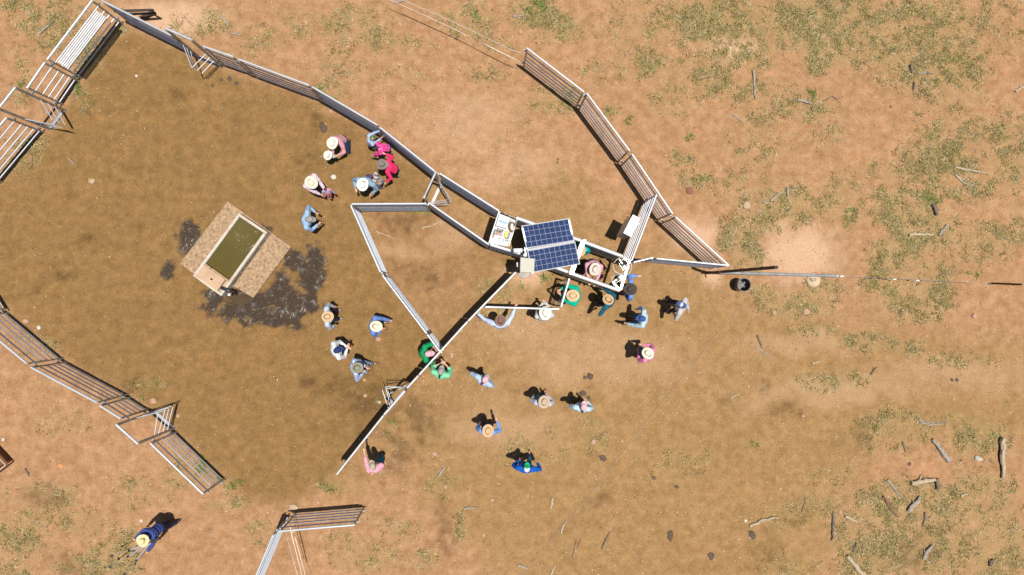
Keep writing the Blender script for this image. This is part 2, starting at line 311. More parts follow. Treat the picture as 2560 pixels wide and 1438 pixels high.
    c = mixc(nt, ramp(nt, sc_, [(.60, 0.0), (.68, .55)]), c, mixc(nt, 1.0, c, (1.22, 1.16, 1.12), 'MULTIPLY'))
    c = mixc(nt, ramp(nt, sc_, [(.30, .5), (.38, 0.0)]), c, mixc(nt, 1.0, c, (.78, .75, .72), 'MULTIPLY'))
    litter = ramp(nt, noise(nt, 14, 6, vec=co, rough=.75), [(.42, 0.0), (.6, 1.0)])
    gm = N(nt, 'ShaderNodeMath', operation='MULTIPLY'); L.new(litter, gm.inputs[0]); L.new(sb.outputs[2], gm.inputs[1])
    c = mixc(nt, gm.outputs[0], c, (.33, .25, .105))
    c = mixc(nt, sb.outputs[1], c, (.62, .40, .26))
    dk = mixc(nt, 1.0, c, (.52, .50, .47), 'MULTIPLY'); dm = N(nt, 'ShaderNodeMath', operation='MULTIPLY'); dm.inputs[1].default_value = .85; L.new(sb.outputs[0], dm.inputs[0])
    c = mixc(nt, dm.outputs[0], c, dk)
    c = mixc(nt, ramp(nt, n3, [(.32, .75), (.52, 0.0)]), c, mixc(nt, 1.0, c, (.62, .56, .50), 'MULTIPLY'))
    c = mixc(nt, ramp(nt, n4, [(.3, .8), (.48, 0.0)]), c, mixc(nt, 1.0, c, (.5, .45, .4), 'MULTIPLY'))
    c = mixc(nt, ramp(nt, n4, [(.56, 0.0), (.72, .55)]), c, (.74, .53, .34))
    wetc = mixc(nt, ramp(nt, n3, [(.3, 0.0), (.7, 1.0)]), (.034, .024, .017), (.085, .060, .042))
    vt = N(nt, 'ShaderNodeTexVoronoi'); vt.inputs['Scale'].default_value = 6.5; vw = mixc(nt, .08, co, N(nt, 'ShaderNodeTexNoise').outputs['Color']); L.new(co, vt.inputs['Vector'])
    vsp = N(nt, 'ShaderNodeSeparateColor'); L.new(vt.outputs['Color'], vsp.inputs[0])
    pm = N(nt, 'ShaderNodeMath', operation='MULTIPLY'); L.new(ramp(nt, vt.outputs['Distance'], [(.10, 1.0), (.34, 0.0)]), pm.inputs[0]); L.new(ramp(nt, vsp.outputs[0], [(.55, 0.0), (.7, 1.0)]), pm.inputs[1])
    pq = N(nt, 'ShaderNodeMath', operation='MULTIPLY'); L.new(pm.outputs[0], pq.inputs[0]); L.new(ramp(nt, n3, [(.4, 0.0), (.6, .5)]), pq.inputs[1])
    c = mixc(nt, pq.outputs[0], c, mixc(nt, 1.0, c, (.66, .62, .58), 'MULTIPLY'))
    wn0 = N(nt, 'ShaderNodeMath', operation='MULTIPLY_ADD'); wn0.inputs[1].default_value = .9; L.new(noise(nt, 12, 5, vec=co, rough=.8), wn0.inputs[0]); L.new(sa.outputs[2], wn0.inputs[2]); wn1 = N(nt, 'ShaderNodeMath', operation='SUBTRACT'); wn1.inputs[1].default_value = .45; L.new(wn0.outputs[0], wn1.inputs[0])
    wm = ramp(nt, wn1.outputs[0], [(.22, 0.0), (.85, 1.0)])
    c = mixc(nt, wm, c, wetc); L.new(c, b.inputs['Base Color'])
    r = N(nt, 'ShaderNodeMapRange'); L.new(wm, r.inputs[0]); r.inputs[3].default_value = .95; r.inputs[4].default_value = .30; shn = ramp(nt, noise(nt, 3.5, 4, vec=co, rough=.7), [(.50, 0.0), (.62, 1.0)]); wsh = N(nt, 'ShaderNodeMath', operation='MULTIPLY'); L.new(wm, wsh.inputs[0]); L.new(shn, wsh.inputs[1]); L.new(wsh.outputs[0], r.inputs[0]); L.new(r.outputs[0], b.inputs['Roughness'])
    rs = N(nt, 'ShaderNodeMapRange'); L.new(wsh.outputs[0], rs.inputs[0]); rs.inputs[3].default_value = .12; rs.inputs[4].default_value = .5; L.new(rs.outputs[0], b.inputs['Specular IOR Level'])
    hs = N(nt, 'ShaderNodeMath', operation='ADD'); h2 = N(nt, 'ShaderNodeMath', operation='MULTIPLY'); h2.inputs[1].default_value = .4; L.new(n4, h2.inputs[0]); L.new(n3, hs.inputs[0]); L.new(h2.outputs[0], hs.inputs[1])
    h9 = noise(nt, 10, 3, vec=co); hw = N(nt, 'ShaderNodeMath', operation='MULTIPLY'); L.new(h9, hw.inputs[0]); L.new(wm, hw.inputs[1]); hx = N(nt, 'ShaderNodeMath', operation='MULTIPLY'); hx.inputs[1].default_value = 1.6; L.new(hw.outputs[0], hx.inputs[0]); hy = N(nt, 'ShaderNodeMath', operation='ADD'); hd = N(nt, 'ShaderNodeMath', operation='MULTIPLY'); inv = N(nt, 'ShaderNodeMath', operation='MULTIPLY_ADD'); inv.inputs[1].default_value = -.8; inv.inputs[2].default_value = 1.0; L.new(wm, inv.inputs[0]); L.new(inv.outputs[0], hd.inputs[0]); L.new(hs.outputs[0], hd.inputs[1]); L.new(hd.outputs[0], hy.inputs[0]); L.new(hx.outputs[0], hy.inputs[1])
    bump(nt, b, hy.outputs[0], 1.0, .017)
    o.data.materials.append(m); tag(o, 'trampled reddish brown dirt ground', None, None, 'structure')
build_ground()

# ------------------------------------------------------------------ scattered stuff
def color_mat(name, rough=.85, trans=0.0):
    m = bpy.data.materials.new(name); nt, b = nodes_of(m); A = N(nt, 'ShaderNodeAttribute'); A.attribute_name = 'tint'
    nt.links.new(A.outputs['Color'], b.inputs['Base Color']); b.inputs['Roughness'].default_value = rough; b.inputs['Specular IOR Level'].default_value = .03
    return m
def set_tint(o, C):
    at = o.data.color_attributes.new('tint', 'FLOAT_COLOR', 'POINT'); at.data.foreach_set('color', np.concatenate([C, np.ones((len(C), 1))], 1).astype(np.float32).ravel())
def scatter_px(n, dens, seed, pad=40):
    r = np.random.default_rng(seed); X = r.uniform(-19, 20, n); Y = r.uniform(-11.5, 11.5, n); px, py = to_px(X, Y)
    w1 = (fbm(X * .8, Y * .8, 1) - .5) * 110 * .3; w2 = (fbm(X * .8, Y * .8, 11) - .5) * 110 * .3
    k = r.random(n) < dens(px + w1, py + w2, X, Y)
    k &= (px > -pad) & (px < 2560 + pad) & (py > -pad) & (py < 1438 + pad)
    slab = poly_sd(px, py, [(569, 503), (728, 617), (633, 745), (553, 745), (478, 690), (449, 659)]) > -6
    k &= ~slab
    return X[k], Y[k], px[k], py[k]
def blades(name, X, Y, pal, seed, nb=(6, 12), ln=(.05, .13), wd=.009, hz=(.02, .08), spread=.05):
    r = np.random.default_rng(seed); n = len(X); cnt = r.integers(nb[0], nb[1], n); ti = np.repeat(np.arange(n), cnt); m = len(ti)
    sz = r.uniform(.6, 1.3, n)[ti]; a = r.uniform(0, 2 * np.pi, m); l = r.uniform(*ln, m) * sz; h = r.uniform(*hz, m) * sz
    bx = X[ti] + r.normal(0, spread, m) * sz; by = Y[ti] + r.normal(0, spread, m) * sz; bz = ground_z(bx, by) - .004
    dx, dy = np.cos(a), np.sin(a); w = wd * r.uniform(.6, 1.4, m)
    b0 = np.stack([bx - dy * w, by + dx * w, bz], -1); b1 = np.stack([bx + dy * w, by - dx * w, bz], -1)
    q = a + r.normal(0, .35, m); mx = bx + dx * l * .55; my = by + dy * l * .55
    m0 = np.stack([mx - dy * w * .8, my + dx * w * .8, bz + h], -1); m1 = np.stack([mx + dy * w * .8, my - dx * w * .8, bz + h], -1)
    tip = np.stack([mx + np.cos(q) * l * .5, my + np.sin(q) * l * .5, bz + h * r.uniform(.3, 1.2, m)], -1)
    V = np.stack([b0, b1, m0, m1, tip], 1).reshape(-1, 3); k = np.arange(m)[:, None] * 5
    F = np.concatenate([k + [0, 1, 3], k + [0, 3, 2], k + [2, 3, 4]])
    o = mesh_np(name, V, F, color_mat(name + '_blade'))
    pal = np.array(pal); c = pal[r.integers(0, len(pal), n)][ti] * .65 + pal[r.integers(0, len(pal), m)] * .35
    c = c * r.uniform(.6, 1.25, (m, 1)) * r.choice([.62, 1.0, 1.15, 1.25], n)[ti][:, None]; set_tint(o, np.repeat(c, 5, 0)); return o
DRY = [(.42, .32, .12), (.34, .275, .09), (.26, .215, .062), (.60, .47, .25), (.38, .30, .12), (.11, .10, .034), (.46, .39, .27), (.17, .155, .045)]
GRN = [(.13, .20, .045), (.17, .25, .06), (.22, .27, .08), (.10, .16, .04)]
gx, gy, gpx, gpy = scatter_px(420000, lambda a, b, X, Y: zone(a, b, GRASSZ) * np.where(b > 950, .62, .9) * (clump(X, Y, 3.4, 90, .43, .60) * .95 + .04) * (.5 + 1.0 * clump(X, Y, .9, 33, .35, .6)), 3)
tag(blades('dry_grass', gx, gy, DRY, 4, nb=(5, 9), ln=(.035, .11), wd=.0062, hz=(.015, .065)), 'dry yellow olive grass tufts over the red dirt', kind='stuff')
gx, gy, gpx, gpy = scatter_px(150000, lambda a, b, X, Y: zone(a, b, GREENZ) * (clump(X, Y, 5, 21, .35, .6)), 5)
tag(blades('green_grass', gx, gy, GRN, 6, nb=(6, 11), ln=(.06, .15), wd=.006, hz=(.03, .09), spread=.03), 'small bright green grass tufts beside the fence panels', kind='stuff')
# loose straw over the trampled soil
gx, gy, gpx, gpy = scatter_px(34000, lambda a, b, X, Y: .25 + .75 * zone(a, b, GRASSZ), 9)
tag(blades('straw_litter', gx, gy, [(.50, .39, .22), (.40, .29, .15), (.22, .14, .07), (.30, .24, .12), (.16, .10, .06)], 10, nb=(1, 4), ln=(.04, .16), wd=.0042, hz=(.002, .012), spread=.1), 'straw stalks scattered over the soil', kind='stuff')
gx, gy, gpx, gpy = scatter_px(2600, lambda a, b, X, Y: sst(1500, 2000, a) * zone(a, b, GRASSZ), 19)
tag(blades('twig_litter', gx, gy, [(.30, .26, .22), (.20, .16, .13), (.42, .37, .31), (.12, .09, .07)], 20, nb=(1, 3), ln=(.08, .30), wd=.0055, hz=(.004, .03), spread=.08), 'fine grey dead twigs in the dry grass', kind='stuff')
def lumps(name, n, dens, seed, size, pal, flat=.6):
    X, Y, px, py = scatter_px(n, dens, seed); r = np.random.default_rng(seed + 1); bm = bmesh.new(); bmesh.ops.create_icosphere(bm, subdivisions=1, radius=1)
    bv = np.array([v.co for v in bm.verts]); bf = np.array([[v.index for v in f.verts] for f in bm.faces]); bm.free()
    m = len(X); s = r.uniform(*size, m) * r.uniform(.6, 1.5, m); a = r.uniform(0, 6.28, m); ex = r.uniform(.6, 1.2, m)
    P = bv[None] * (1 + r.normal(0, .13, (m, len(bv), 1))); x = P[..., 0] * s[:, None]; y = P[..., 1] * (s * ex)[:, None]
    V = np.stack([X[:, None] + x * np.cos(a)[:, None] - y * np.sin(a)[:, None], Y[:, None] + x * np.sin(a)[:, None] + y * np.cos(a)[:, None], ground_z(X, Y)[:, None] + (P[..., 2] * flat + .25) * s[:, None]], -1)
    F = (bf[None] + (np.arange(m) * len(bv))[:, None, None]).reshape(-1, 3); o = mesh_np(name, V.reshape(-1, 3), F, color_mat(name + '_stone'))
    pal = np.array(pal); c = pal[r.integers(0, len(pal), m)] * r.uniform(.8, 1.15, (m, 1)); set_tint(o, np.repeat(c, len(bv), 0)); return o
inpen = lambda a, b: sst(-10, 20, poly_sd(a, b, PEN))
tag(lumps('quartz_pebbles', 26000, lambda a, b, X, Y: (.15 + .85 * clump(X, Y, .9, 31, .4, .6)) * (1 - .8 * inpen(a, b)), 12, (.006, .0135), [(.85, .72, .58), (.75, .55, .40), (.8, .78, .72), (.62, .38, .24)]), 'tiny pale quartz pebbles scattered over the dirt', kind='stuff')
tag(lumps('soil_clods', 9000, lambda a, b, X, Y: .25 + .75 * clump(X, Y, 1.3, 61, .45, .6), 15, (.006, .016), [(.14, .085, .045), (.20, .12, .06), (.10, .06, .035), (.26, .15, .08)]), 'dark crumbled soil clods', kind='stuff')

# ------------------------------------------------------------------ steel yard panels
RAILZ = [1.40, 1.06, .78, .50, .23]
def lerp(a, b, t): return a + (b - a) * t
def vup(p, z): return Vector((p.x, p.y, z))
def panel(p0, p1, label, name='yard_fence', cat='fence panel', group='portable steel cattle yard panels', h=1.75, top=(.066, .085), rail=(.040, .050), rails=RAILZ, post=.044, m=None, topm=None, lugs=True, gap=.0):
    a = G(*p0, h); b = G(*p1, h); d = (vup(b, 0) - vup(a, 0)).normalized()
    m = m or M_GALV; mid = vup((a + b) / 2, 0); t = thing(name, mid, label, cat, group)
    MB().bar(a, b, top[0], top[1], 12).build('top_rail', topm or (M_TOP if m is M_GALV else m), t)
    for z in rails:
        zz = z * h / 1.75; MB().bar(vup(a, zz) + d * .02, vup(b, zz) - d * .02, rail[0], rail[1], 10).build('rail', m, t)
    for q, s in ((a, 1), (b, -1)):
        MB().bar(vup(q, 0.0) + d * s * .01, vup(q, h - .02) + d * s * .01, post, post, square=True).build('end_post', M_GALV2, t, sm=False)
        if lugs:
            for z in (1.44, .36):
                c = vup(q, z * h / 1.75) - d * s * .045
                MB().box(c, .09, .035, .012, math.atan2(d.y, d.x)).box(c + Vector((0, 0, .05)), .09, .035, .012, math.atan2(d.y, d.x)).bar(c - Vector((0, 0, .04)), c + Vector((0, 0, .11)), .022, seg=6).build('hinge_lug', M_GALV2, t, sm=False)
    return t, a, b, d
GA = 'panels of the left fence'
panel((16.7, 294.5), (-98, 431), 'six rail steel panel leaving the photo at the left edge beside the upper left gateway', group=GA)
panel((68.4, 220.4), (112, 157), 'short steel panel just above the upper left gateway', group=GA)
panel((119, 149), (231, 1.7), 'steel panel with a white banded strip fixed between its rails', group=GA)
GB = 'panels of the upper fence'
panel((257, 3), (434, 92), 'long steel panel running right from the top left corner post', group=GB)
panel((509, 116.4), (583.7, 142.4), 'short steel panel just right of the top gateway', group=GB)
panel((597, 148.7), (772.4, 213.4), 'steel panel between the short top panel and the pebbly bend above the dark stain', group=GB)
panel((781.4, 218), (942.7, 312.7), 'steel panel ending where the child in the camouflage cap grips it', group=GB)
panel((951.5, 320), (1086, 428), 'bright topped steel panel behind the two people in pink', group=GB)
panel((1099.7, 434), (1246.6, 527), 'steel panel between the middle gateway and the white electronics tray', group=GB)
GC = 'panels of the lower left fence'
panel((-80, 775), (-165, 640), 'steel panel showing only its lowest rail at the left edge', group=GC)
panel((-80, 786), (68, 909.3), 'steel panel at the left edge below the dung stained corner', group=GC)
panel((77.8, 918.3), (244.1, 1006.9), 'long steel panel second from the lower left gateway going up', group=GC)
panel((250, 1014), (302, 1046.7), 'short steel panel touching the lower left gateway', group=GC)
panel((376, 1108), (508, 1234.7), 'steel panel below the lower left gateway over green grass', group=GC)
GD = 'panels at the bottom edge'
panel((700.6, 1327.8), (886.6, 1312.2), 'lone steel panel with wide open rails near the bottom edge', group=GD)
panel((683.4, 1337), (610, 1512), 'narrow looking steel panel running off the bottom edge', group=GD)
GK = 'panels of the right hand wing fence'
panel((1316.8, 120.5), (1459.5, 230), 'steel panel at the free upper end of the right wing held by two wires', group=GK)
panel((1467, 234), (1573.4, 377), 'second steel panel from the wired end of the right wing', group=GK)
panel((1580.5, 386.6), (1680.6, 534), 'steel panel crossed by the diagonal gate of the right wing', group=GK)
panel((1689, 543), (1819.5, 662), 'last steel panel of the right wing meeting a point by the black drum', group=GK)
panel((1641, 646.5), (1822, 664), 'steel panel forming the flat lower edge of the right hand triangle', group=GK)
panel((1633, 644), (1584, 656), 'very short steel panel linking the triangle to the crush', group=GK, lugs=False)
panel((1641, 487), (1579, 651), 'diagonal steel panel carrying the white cabinet', group=GK)
GM = 'panels of the inner triangular pen'
panel((880, 510.5), (1065, 509.4), 'steel panel along the flat top of the inner triangular pen', group=GM)
panel((1075, 509), (1221, 611), 'steel panel from the middle gateway down to the electronics tray', group=GM)
panel((877.7, 515), (950.6, 679.6), 'steel panel on the upper left side of the inner triangular pen', group=GM)
panel((957, 689.5), (1066, 833), 'steel panel on the lower left side of the inner triangular pen', group=GM)
panel((1069, 837), (1099, 878), 'short steel panel beside the woman in the dark green shirt', group=GM)
GN = 'panels of the long dividing fence'
panel((1287, 683), (1171, 802), 'brightest steel panel of the dividing fence just below the cream box', group=GN)
panel((1168, 805), (1049, 936), 'steel panel of the dividing fence crossing above the light green shirt', group=GN)
panel((1045, 940), (1018, 970), 'very short steel panel above the dividing fence gateway', group=GN, lugs=False)
panel((958.7, 1039), (842, 1186), 'last steel panel of the dividing fence reached by the person in pink', group=GN)
GX = 'gates at the end of the crush'
panel((1423, 697), (1403, 766), 'steel gate leaned on by the person in the green shirt', name='yard_gate', cat='gate', group=GX, lugs=False, rail=(.026, .04), m=M_DARKST, topm=M_ALU, top=(.07, .08), rails=[1.3, .85, .4])
panel((1397, 773), (1214, 767.5), 'level steel gate held by the people in the brown hat and the cream hat', name='yard_gate', cat='gate', group=GX, lugs=False, rail=(.03, .05), topm=M_ALU)

# ------------------------------------------------------------------ crush (race) with sheeted sides
GR = 'sheeted sides of the crush'
def crush_side(p0, p1, label, h=1.85):
    t, a, b, d = panel(p0, p1, label, name='crush_side', cat='crush side', group=GR, h=h, top=(.115, .10), rail=(.05, .11), rails=[1.52, 1.32, 1.12, .92, .72, .52, .32], m=M_GALV, topm=M_ALU, lugs=False)
    MB().bar(vup(a, .86) + d * .03, vup(b, .86) - d * .03, .012, 1.5, square=True).build('sheet', M_DARKST, t, sm=False)
    return t
crush_side((1291.5, 545), (1430, 593.5), 'sheeted crush side under the upper edge of the solar panels')
crush_side((1435, 595.5), (1556, 641), 'sheeted crush side between the solar panels and the hose coil')
crush_side((1425, 682.5), (1549, 726.5), 'sheeted crush side in front of the person in the teal shirt')
panel((1226, 611.5), (1300, 634), 'open railed crush side below the electronics tray', name='crush_side', cat='crush side', group='open railed crush sides', h=1.85, top=(.10, .09), topm=M_ALU, lugs=False)
panel((1304, 636), (1420, 680), 'open railed crush side mostly hidden under the lower solar panel', name='crush_side', cat='crush side', group='open railed crush sides', h=1.85, top=(.115, .09), topm=M_ALU, lugs=False)
t = thing('overhead_beam', vup(G(1444, 640, 2.1), 0), 'bright double beam crossing the crush right of the solar panels', 'beam')
for k in (-1, 1):
    o = Vector((.043 * k, .018 * k, 0)); MB().bar(G(1459, 601, 2.08) + o, G(1428, 684, 2.08) + o, .062, .07, square=True).build('beam', M_ALU, t, sm=False)
for q in ((1459, 601), (1428, 684)):
    p = G(*q, 2.06); MB().bar(vup(p, 0), p, .06, .06, square=True).build('leg', M_GALV2, t, sm=False)
t = thing('end_frame', vup(G(1562, 688, 1.9), 0), 'square end frame closing the crush beside the dark brown hat', 'gate frame')
a, b = G(1574, 650, 1.9), G(1551, 724, 1.9)
MB().bar(a, b, .075, .08, square=True).build('top_beam', M_ALU, t, sm=False)
for q in (a, b): MB().bar(vup(q, 0), q - Vector((0, 0, .04)), .06, .06, square=True).build('leg', M_GALV2, t, sm=False)
MB().bar(G(1534, 707, 1.8), G(1546, 722, 1.8), .06, .05, square=True).build('gusset', M_ALU, t, sm=False)
MB().bar(G(1560, 645, 1.8), G(1572, 655, 1.8), .06, .05, square=True).build('gusset', M_ALU, t, sm=False)
# silver cylinders with coiled hose
def cylinder(p0, p1, z, label):
    a, b = G(*p0, z), G(*p1, z); d = (b - a); t = thing('gate_cylinder', vup((a + b) / 2, z), label, 'pneumatic cylinder', 'silver cylinders on the end frame')
    MB().bar(a, a + d * .45, .075, seg=14).build('barrel', M_SILVER, t)
    MB().bar(a + d * .45, a + d * .62, .10, .085, square=True).build('clamp', M_BLACK, t, sm=False)
    MB().bar(a + d * .62, b, .11, .08, square=True).build('end_block', M_GALV2, t, sm=False, bevel=.008)
    s = d.cross(Vector((0, 0, 1))).normalized() * .075
    MB().bar(a + d * .3 + s, b + s, .02).build('rod', M_SILVER, t)
    MB().bar(vup((a + b) / 2, z - .25), vup((a + b) / 2, z - .03), .04, .04, square=True).build('bracket', M_GALV2, t, sm=False)
cylinder((1548, 648), (1564, 674), 2.05, 'silver cylinder by the upper corner of the end frame inside the hose loop')
cylinder((1530, 706), (1557, 690), 2.05, 'silver cylinder pointing at the lower corner of the end frame')
def ring(cx, cy, r, z, a0=0, a1=6.28, sq=1, n=30, wob=.06):
    out = []
    for k in range(n):
        a = a0 + (a1 - a0) * k / (n - 1); q = 1 + wob * math.sin(3 * a + cx); out.append(G(cx + r * q * math.cos(a), cy + r * sq * q * math.sin(a), z + .03 * math.sin(2 * a)))
    return out
hs = MB(); hs.tube(ring(1557, 665, 23, 2.12, 3.5, 9.6), .011).tube(ring(1548, 702, 19, 2.08, 2.2, 5.4, .8), .011).tube(ring(1553, 666, 19, 2.15, -1.2, 2.6), .010)
tag(hs.build('coiled_hose', M_HOSE, None, loc=vup(G(1555, 668, 2.1), 0)), 'pale grey hose looped over the crush end frame', 'hose')

# ------------------------------------------------------------------ gateways with swinging spear rods
def gateway(p0, p1, label, rods0, rods1, h=2.36, m=None):
    """p0, p1: ends of the top bar; rods: list of (start px, end px, height) hung on the first or second post"""
    a, b = G(*p0, h), G(*p1, h); t = thing('spear_gateway', vup((a + b) / 2, 0), label, 'trap gate', 'gateways with one way spear rods')
    MB().bar(a, b, .075, .075).build('top_bar', m or M_GALV, t)
    MB().bar(vup(a, .03), vup(b, .03), .09, .05, square=True).build('sill', M_GALV2, t, sm=False)
    for q in (a, b): MB().bar(vup(q, 0), q, .06, .06, square=True).build('post', M_GALV2, t, sm=False)
    for rods, q in ((rods0, a), (rods1, b)):
        for (s, e, z) in rods:
            S_, E_ = vup(q, z), G(*e, z)
            w = MB().bar(S_, E_, .026, seg=8).bar(S_ - Vector((0, 0, .05)), S_ + Vector((0, 0, .05)), .05, seg=8)
            w.build('spear_rod', m or M_GALV, t)
gateway((37.5, 219.6), (-4, 272), 'trap gateway on the left edge with a row of spear rods',
        [(0, (131.4, 301), 1.25), (0, (147, 307), .9), (0, (162.7, 313), .55)], [(0, (138.7, 313.5), 1.25), (0, (148, 317), .9), (0, (155.4, 319), .55)])
gateway((414, 71.4), (478.6, 99.3), 'trap gateway in the upper fence with spear rods pointing down into the yard',
        [(0, (479.5, 169.4), 1.25), (0, (484, 172), 1.0), (0, (489, 176), .7)], [(0, (480, 169.4), 1.25), (0, (493, 176.6), .95), (0, (504.7, 183.8), .65)])
gateway((291, 1062), (343.6, 1109), 'trap gateway in the lower left fence with crossed spear rods',
        [(0, (416, 1025.7), 1.25), (0, (428.6, 1015), .9), (0, (420, 1020), .5)], [(0, (394, 1036.6), 1.35), (0, (412, 1027.5), 1.1), (0, (422, 1022), .8), (0, (432, 1016.7), .5)])
gateway((1089, 431.6), (1060.7, 492.5), 'trap gateway in the middle with worn brownish spear rods', [(0, (1127, 499), 1.2), (0, (1129, 506), .8), (0, (1123, 506), .5)], [(0, (1118, 500), 1.2), (0, (1121, 505), .85), (0, (1124, 511), .5)], m=M_GALV2)
gateway((1010, 980), (962, 1035), 'trap gateway in the dividing fence with spear rods open to the upper left', [(0, (964.5, 967), 1.3), (0, (966, 972), .9), (0, (972, 985), .5)], [(0, (955.7, 975), 1.5), (0, (964.5, 968), 1.1), (0, (969, 975), .7), (0, (972, 985), .4)])
# white banded strip between the rails
t = thing('shade_strip', vup(G(205, 95, 1.0), 0), 'white banded flexible strip tied inside the left corner panel', 'plastic strip')
for k in range(6):
    z = 1.38 - k * .035; A_ = G(231, 1.7, 1.75); B_ = G(119, 149, 1.75); d_ = (B_ - A_).normalized(); n_ = Vector((-d_.y, d_.x, 0)) * (.05 + .042 * k)
    MB().bar(vup(A_, z) + d_ * .16 + n_, vup(B_, z) - d_ * .08 + n_, .038, .018, square=True).build('band', mat('pale_strip', (.62, .66, .70), .6), t, sm=False)
# braced rusty gate lying open outside the top left corner
t = thing('rusty_stay', vup(G(320, 25, 0), 0), 'dark rusty pair of stay bars outside the top left corner', 'stay bar')
MB().bar(G(285, 28, .9), G(383, 25, .75), .06, .06, square=True).build('bar', M_BLACKST, t, sm=False)
MB().bar(G(300, 36, .5), G(390, 33, .45), .06, .06, square=True).build('bar', M_BLACKST, t, sm=False)
MB().bar(G(383, 25, .75), G(383, 36, 0), .05, .05, square=True).build('leg', M_BLACKST, t, sm=False)
MB().quadbox([G(362, 50, 0), G(352, 46, 0), G(385, 30, 0), G(392, 37, 0)], .02, .14).build('foot_plate', M_BLACKST, t, sm=False)

# ------------------------------------------------------------------ solar panels on their frame
def tilt_quad(c, z): return [G(x, y, z) for x, y in c]
M_CELL = bpy.data.materials.new('solar_cell_blue'); nt, b = nodes_of(M_CELL); co = N(nt, 'ShaderNodeTexCoord').outputs['UV']
c = mixc(nt, ramp(nt, noise(nt, 9, 4, 'Object'), [(.35, 0.0), (.65, 1.0)]), (.005, .020, .085), (.010, .036, .14))
w = N(nt, 'ShaderNodeTexWave', wave_type='BANDS', bands_direction='Y'); w.inputs['Scale'].default_value = 1.28; nt.links.new(co, w.inputs['Vector'])
nt.links.new(c, b.inputs['Base Color']); b.inputs['Roughness'].default_value = .45; b.inputs['Specular IOR Level'].default_value = .2; b.inputs['Coat Weight'].default_value = .35; b.inputs['Coat Roughness'].default_value = .04
TILT = .105
def solar(c4, z, label, dz0):
    q = tilt_quad(c4, z); O = q[0]; U = (q[1] - q[0] + q[2] - q[3]) / 2; V = (q[3] - q[0] + q[2] - q[1]) / 2
    t = thing('solar_collector', sum(q, Vector()) / 4, label, 'solar panel', 'blue solar panels over the crush')
    P = lambda u, v, dz=0: O + U * u + V * v + Vector((0, 0, dz + dz0 + TILT * v))
    def slab(mb, c, z0, z1):
        return mb.add([P(u, v, z0) for u, v in c] + [P(u, v, z1) for u, v in c], [(3, 2, 1, 0), (4, 5, 6, 7)] + [(k, (k + 1) % 4, 4 + (k + 1) % 4, 4 + k) for k in range(4)])
    fr = MB(); fu, fv = .013, .026
    for (u0, u1, v0, v1) in ((0, 1, 0, fv), (0, 1, 1 - fv, 1), (0, fu, fv, 1 - fv), (1 - fu, 1, fv, 1 - fv)):
        slab(fr, [(u0, v0), (u1, v0), (u1, v1), (u0, v1)], -.035, .006)
    fr.build('frame', M_WHITEALU, t, sm=False)
    slab(MB(), [(fu, fv), (1 - fu, fv), (1 - fu, 1 - fv), (fu, 1 - fv)], -.006, -.001).build('backing_sheet', mat('cell_gap_white', (.42, .46, .52), .5), t, sm=False)
    vs, fs, uv = [], [], []
    for i in range(9):
        for j in range(4):
            u0 = fu + .006 + i * (1 - 2 * fu - .012) / 9; u1 = fu + .006 + (i + 1) * (1 - 2 * fu - .012) / 9; v0 = fv + .012 + j * (1 - 2 * fv - .024) / 4; v1 = v0 + (1 - 2 * fv - .024) / 4
            e = .0021; g = .0048; n = len(vs); vs += [P(u0 + e, v0 + g, .002), P(u1 - e, v0 + g, .002), P(u1 - e, v1 - g, .002), P(u0 + e, v1 - g, .002)]
            fs.append((n, n + 3, n + 2, n + 1)); uv += [(i, j), (i, j + 1), (i + 1, j + 1), (i + 1, j)]
    o = MB().add(vs, fs).build('solar_cells', M_CELL, t, sm=False); L = o.data.uv_layers.new(name='uv')
    for k, q_ in enumerate(uv): L.data[k].uv = q_
M_WHITEALU = mat('anodised_panel_frame', (.42, .43, .44), .6, .0, .05, 3)
solar([(1303.7, 563.5), (1425.3, 544.3), (1436.5, 602.5), (1316.0, 622.0)], 2.42, 'upper blue solar panel of the pair over the crush', -.11)
solar([(1317.6, 626.5), (1437.6, 606.5), (1449.2, 661.2), (1328.4, 684.6)], 2.42, 'lower blue solar panel of the pair over the crush', .0)
t = thing('panel_frame', vup(G(1380, 615, 2.3), 0), 'steel stand that carries the two solar panels', 'steel stand')
for p, q in (((1306, 570), (1332, 684)), ((1422, 550), (1446, 656))):
    MB().bar(G(*p, 2.36), G(*q, 2.36), .05, .05, square=True).build('rail', M_GALV, t, sm=False)
for p in ((1330, 590), (1425, 580), (1345, 655), (1430, 640)): MB().bar(vup(G(*p, 2.3), 0), G(*p, 2.36), .06, .06, square=True).build('leg', M_GALV2, t, sm=False)
MB().bar(G(1316, 625, 2.40), G(1437, 604.5, 2.40), .045, .05, square=True).build('centre_strip', M_WHITEALU, t, sm=False)
# cream box, small camera and bracket
t = thing('cream_cabinet', vup(G(1318, 663, 2.3), 0), 'square cream box at the head of the dividing fence', 'equipment box')
q = [G(x, y, 2.66) for x, y in ((1302, 644.5), (1336, 647.5), (1334.8, 682), (1301, 679.5))]
MB().quadbox(q, 2.3, 2.645).build('housing', M_CREAM, t, sm=False, bevel=.012)
MB().quadbox([v + (v - sum(q, Vector()) / 4) * .03 for v in q], 2.645, 2.66).build('lid', M_CREAM, t, sm=False)
c = sum(q, Vector()) / 4; MB().bar(vup(c, 0), vup(c, 2.3), .08, .08, square=True).build('post', M_GALV2, t, sm=False)
MB().quadbox([G(x, y, 2.2) for x, y in ((1291, 656), (1303, 657), (1303, 669), (1292, 667.5))], 2.05, 2.2).build('grey_plug_box', M_GREYBOX, t, sm=False, bevel=.01)
t = thing('antenna_box', vup(G(1295, 626, 2.4), 0), 'small pale box beside the gap between the solar panels', 'radio box')
q = [G(x, y, 2.5) for x, y in ((1284, 621.5), (1306, 621), (1306, 631), (1284.5, 631.8))]
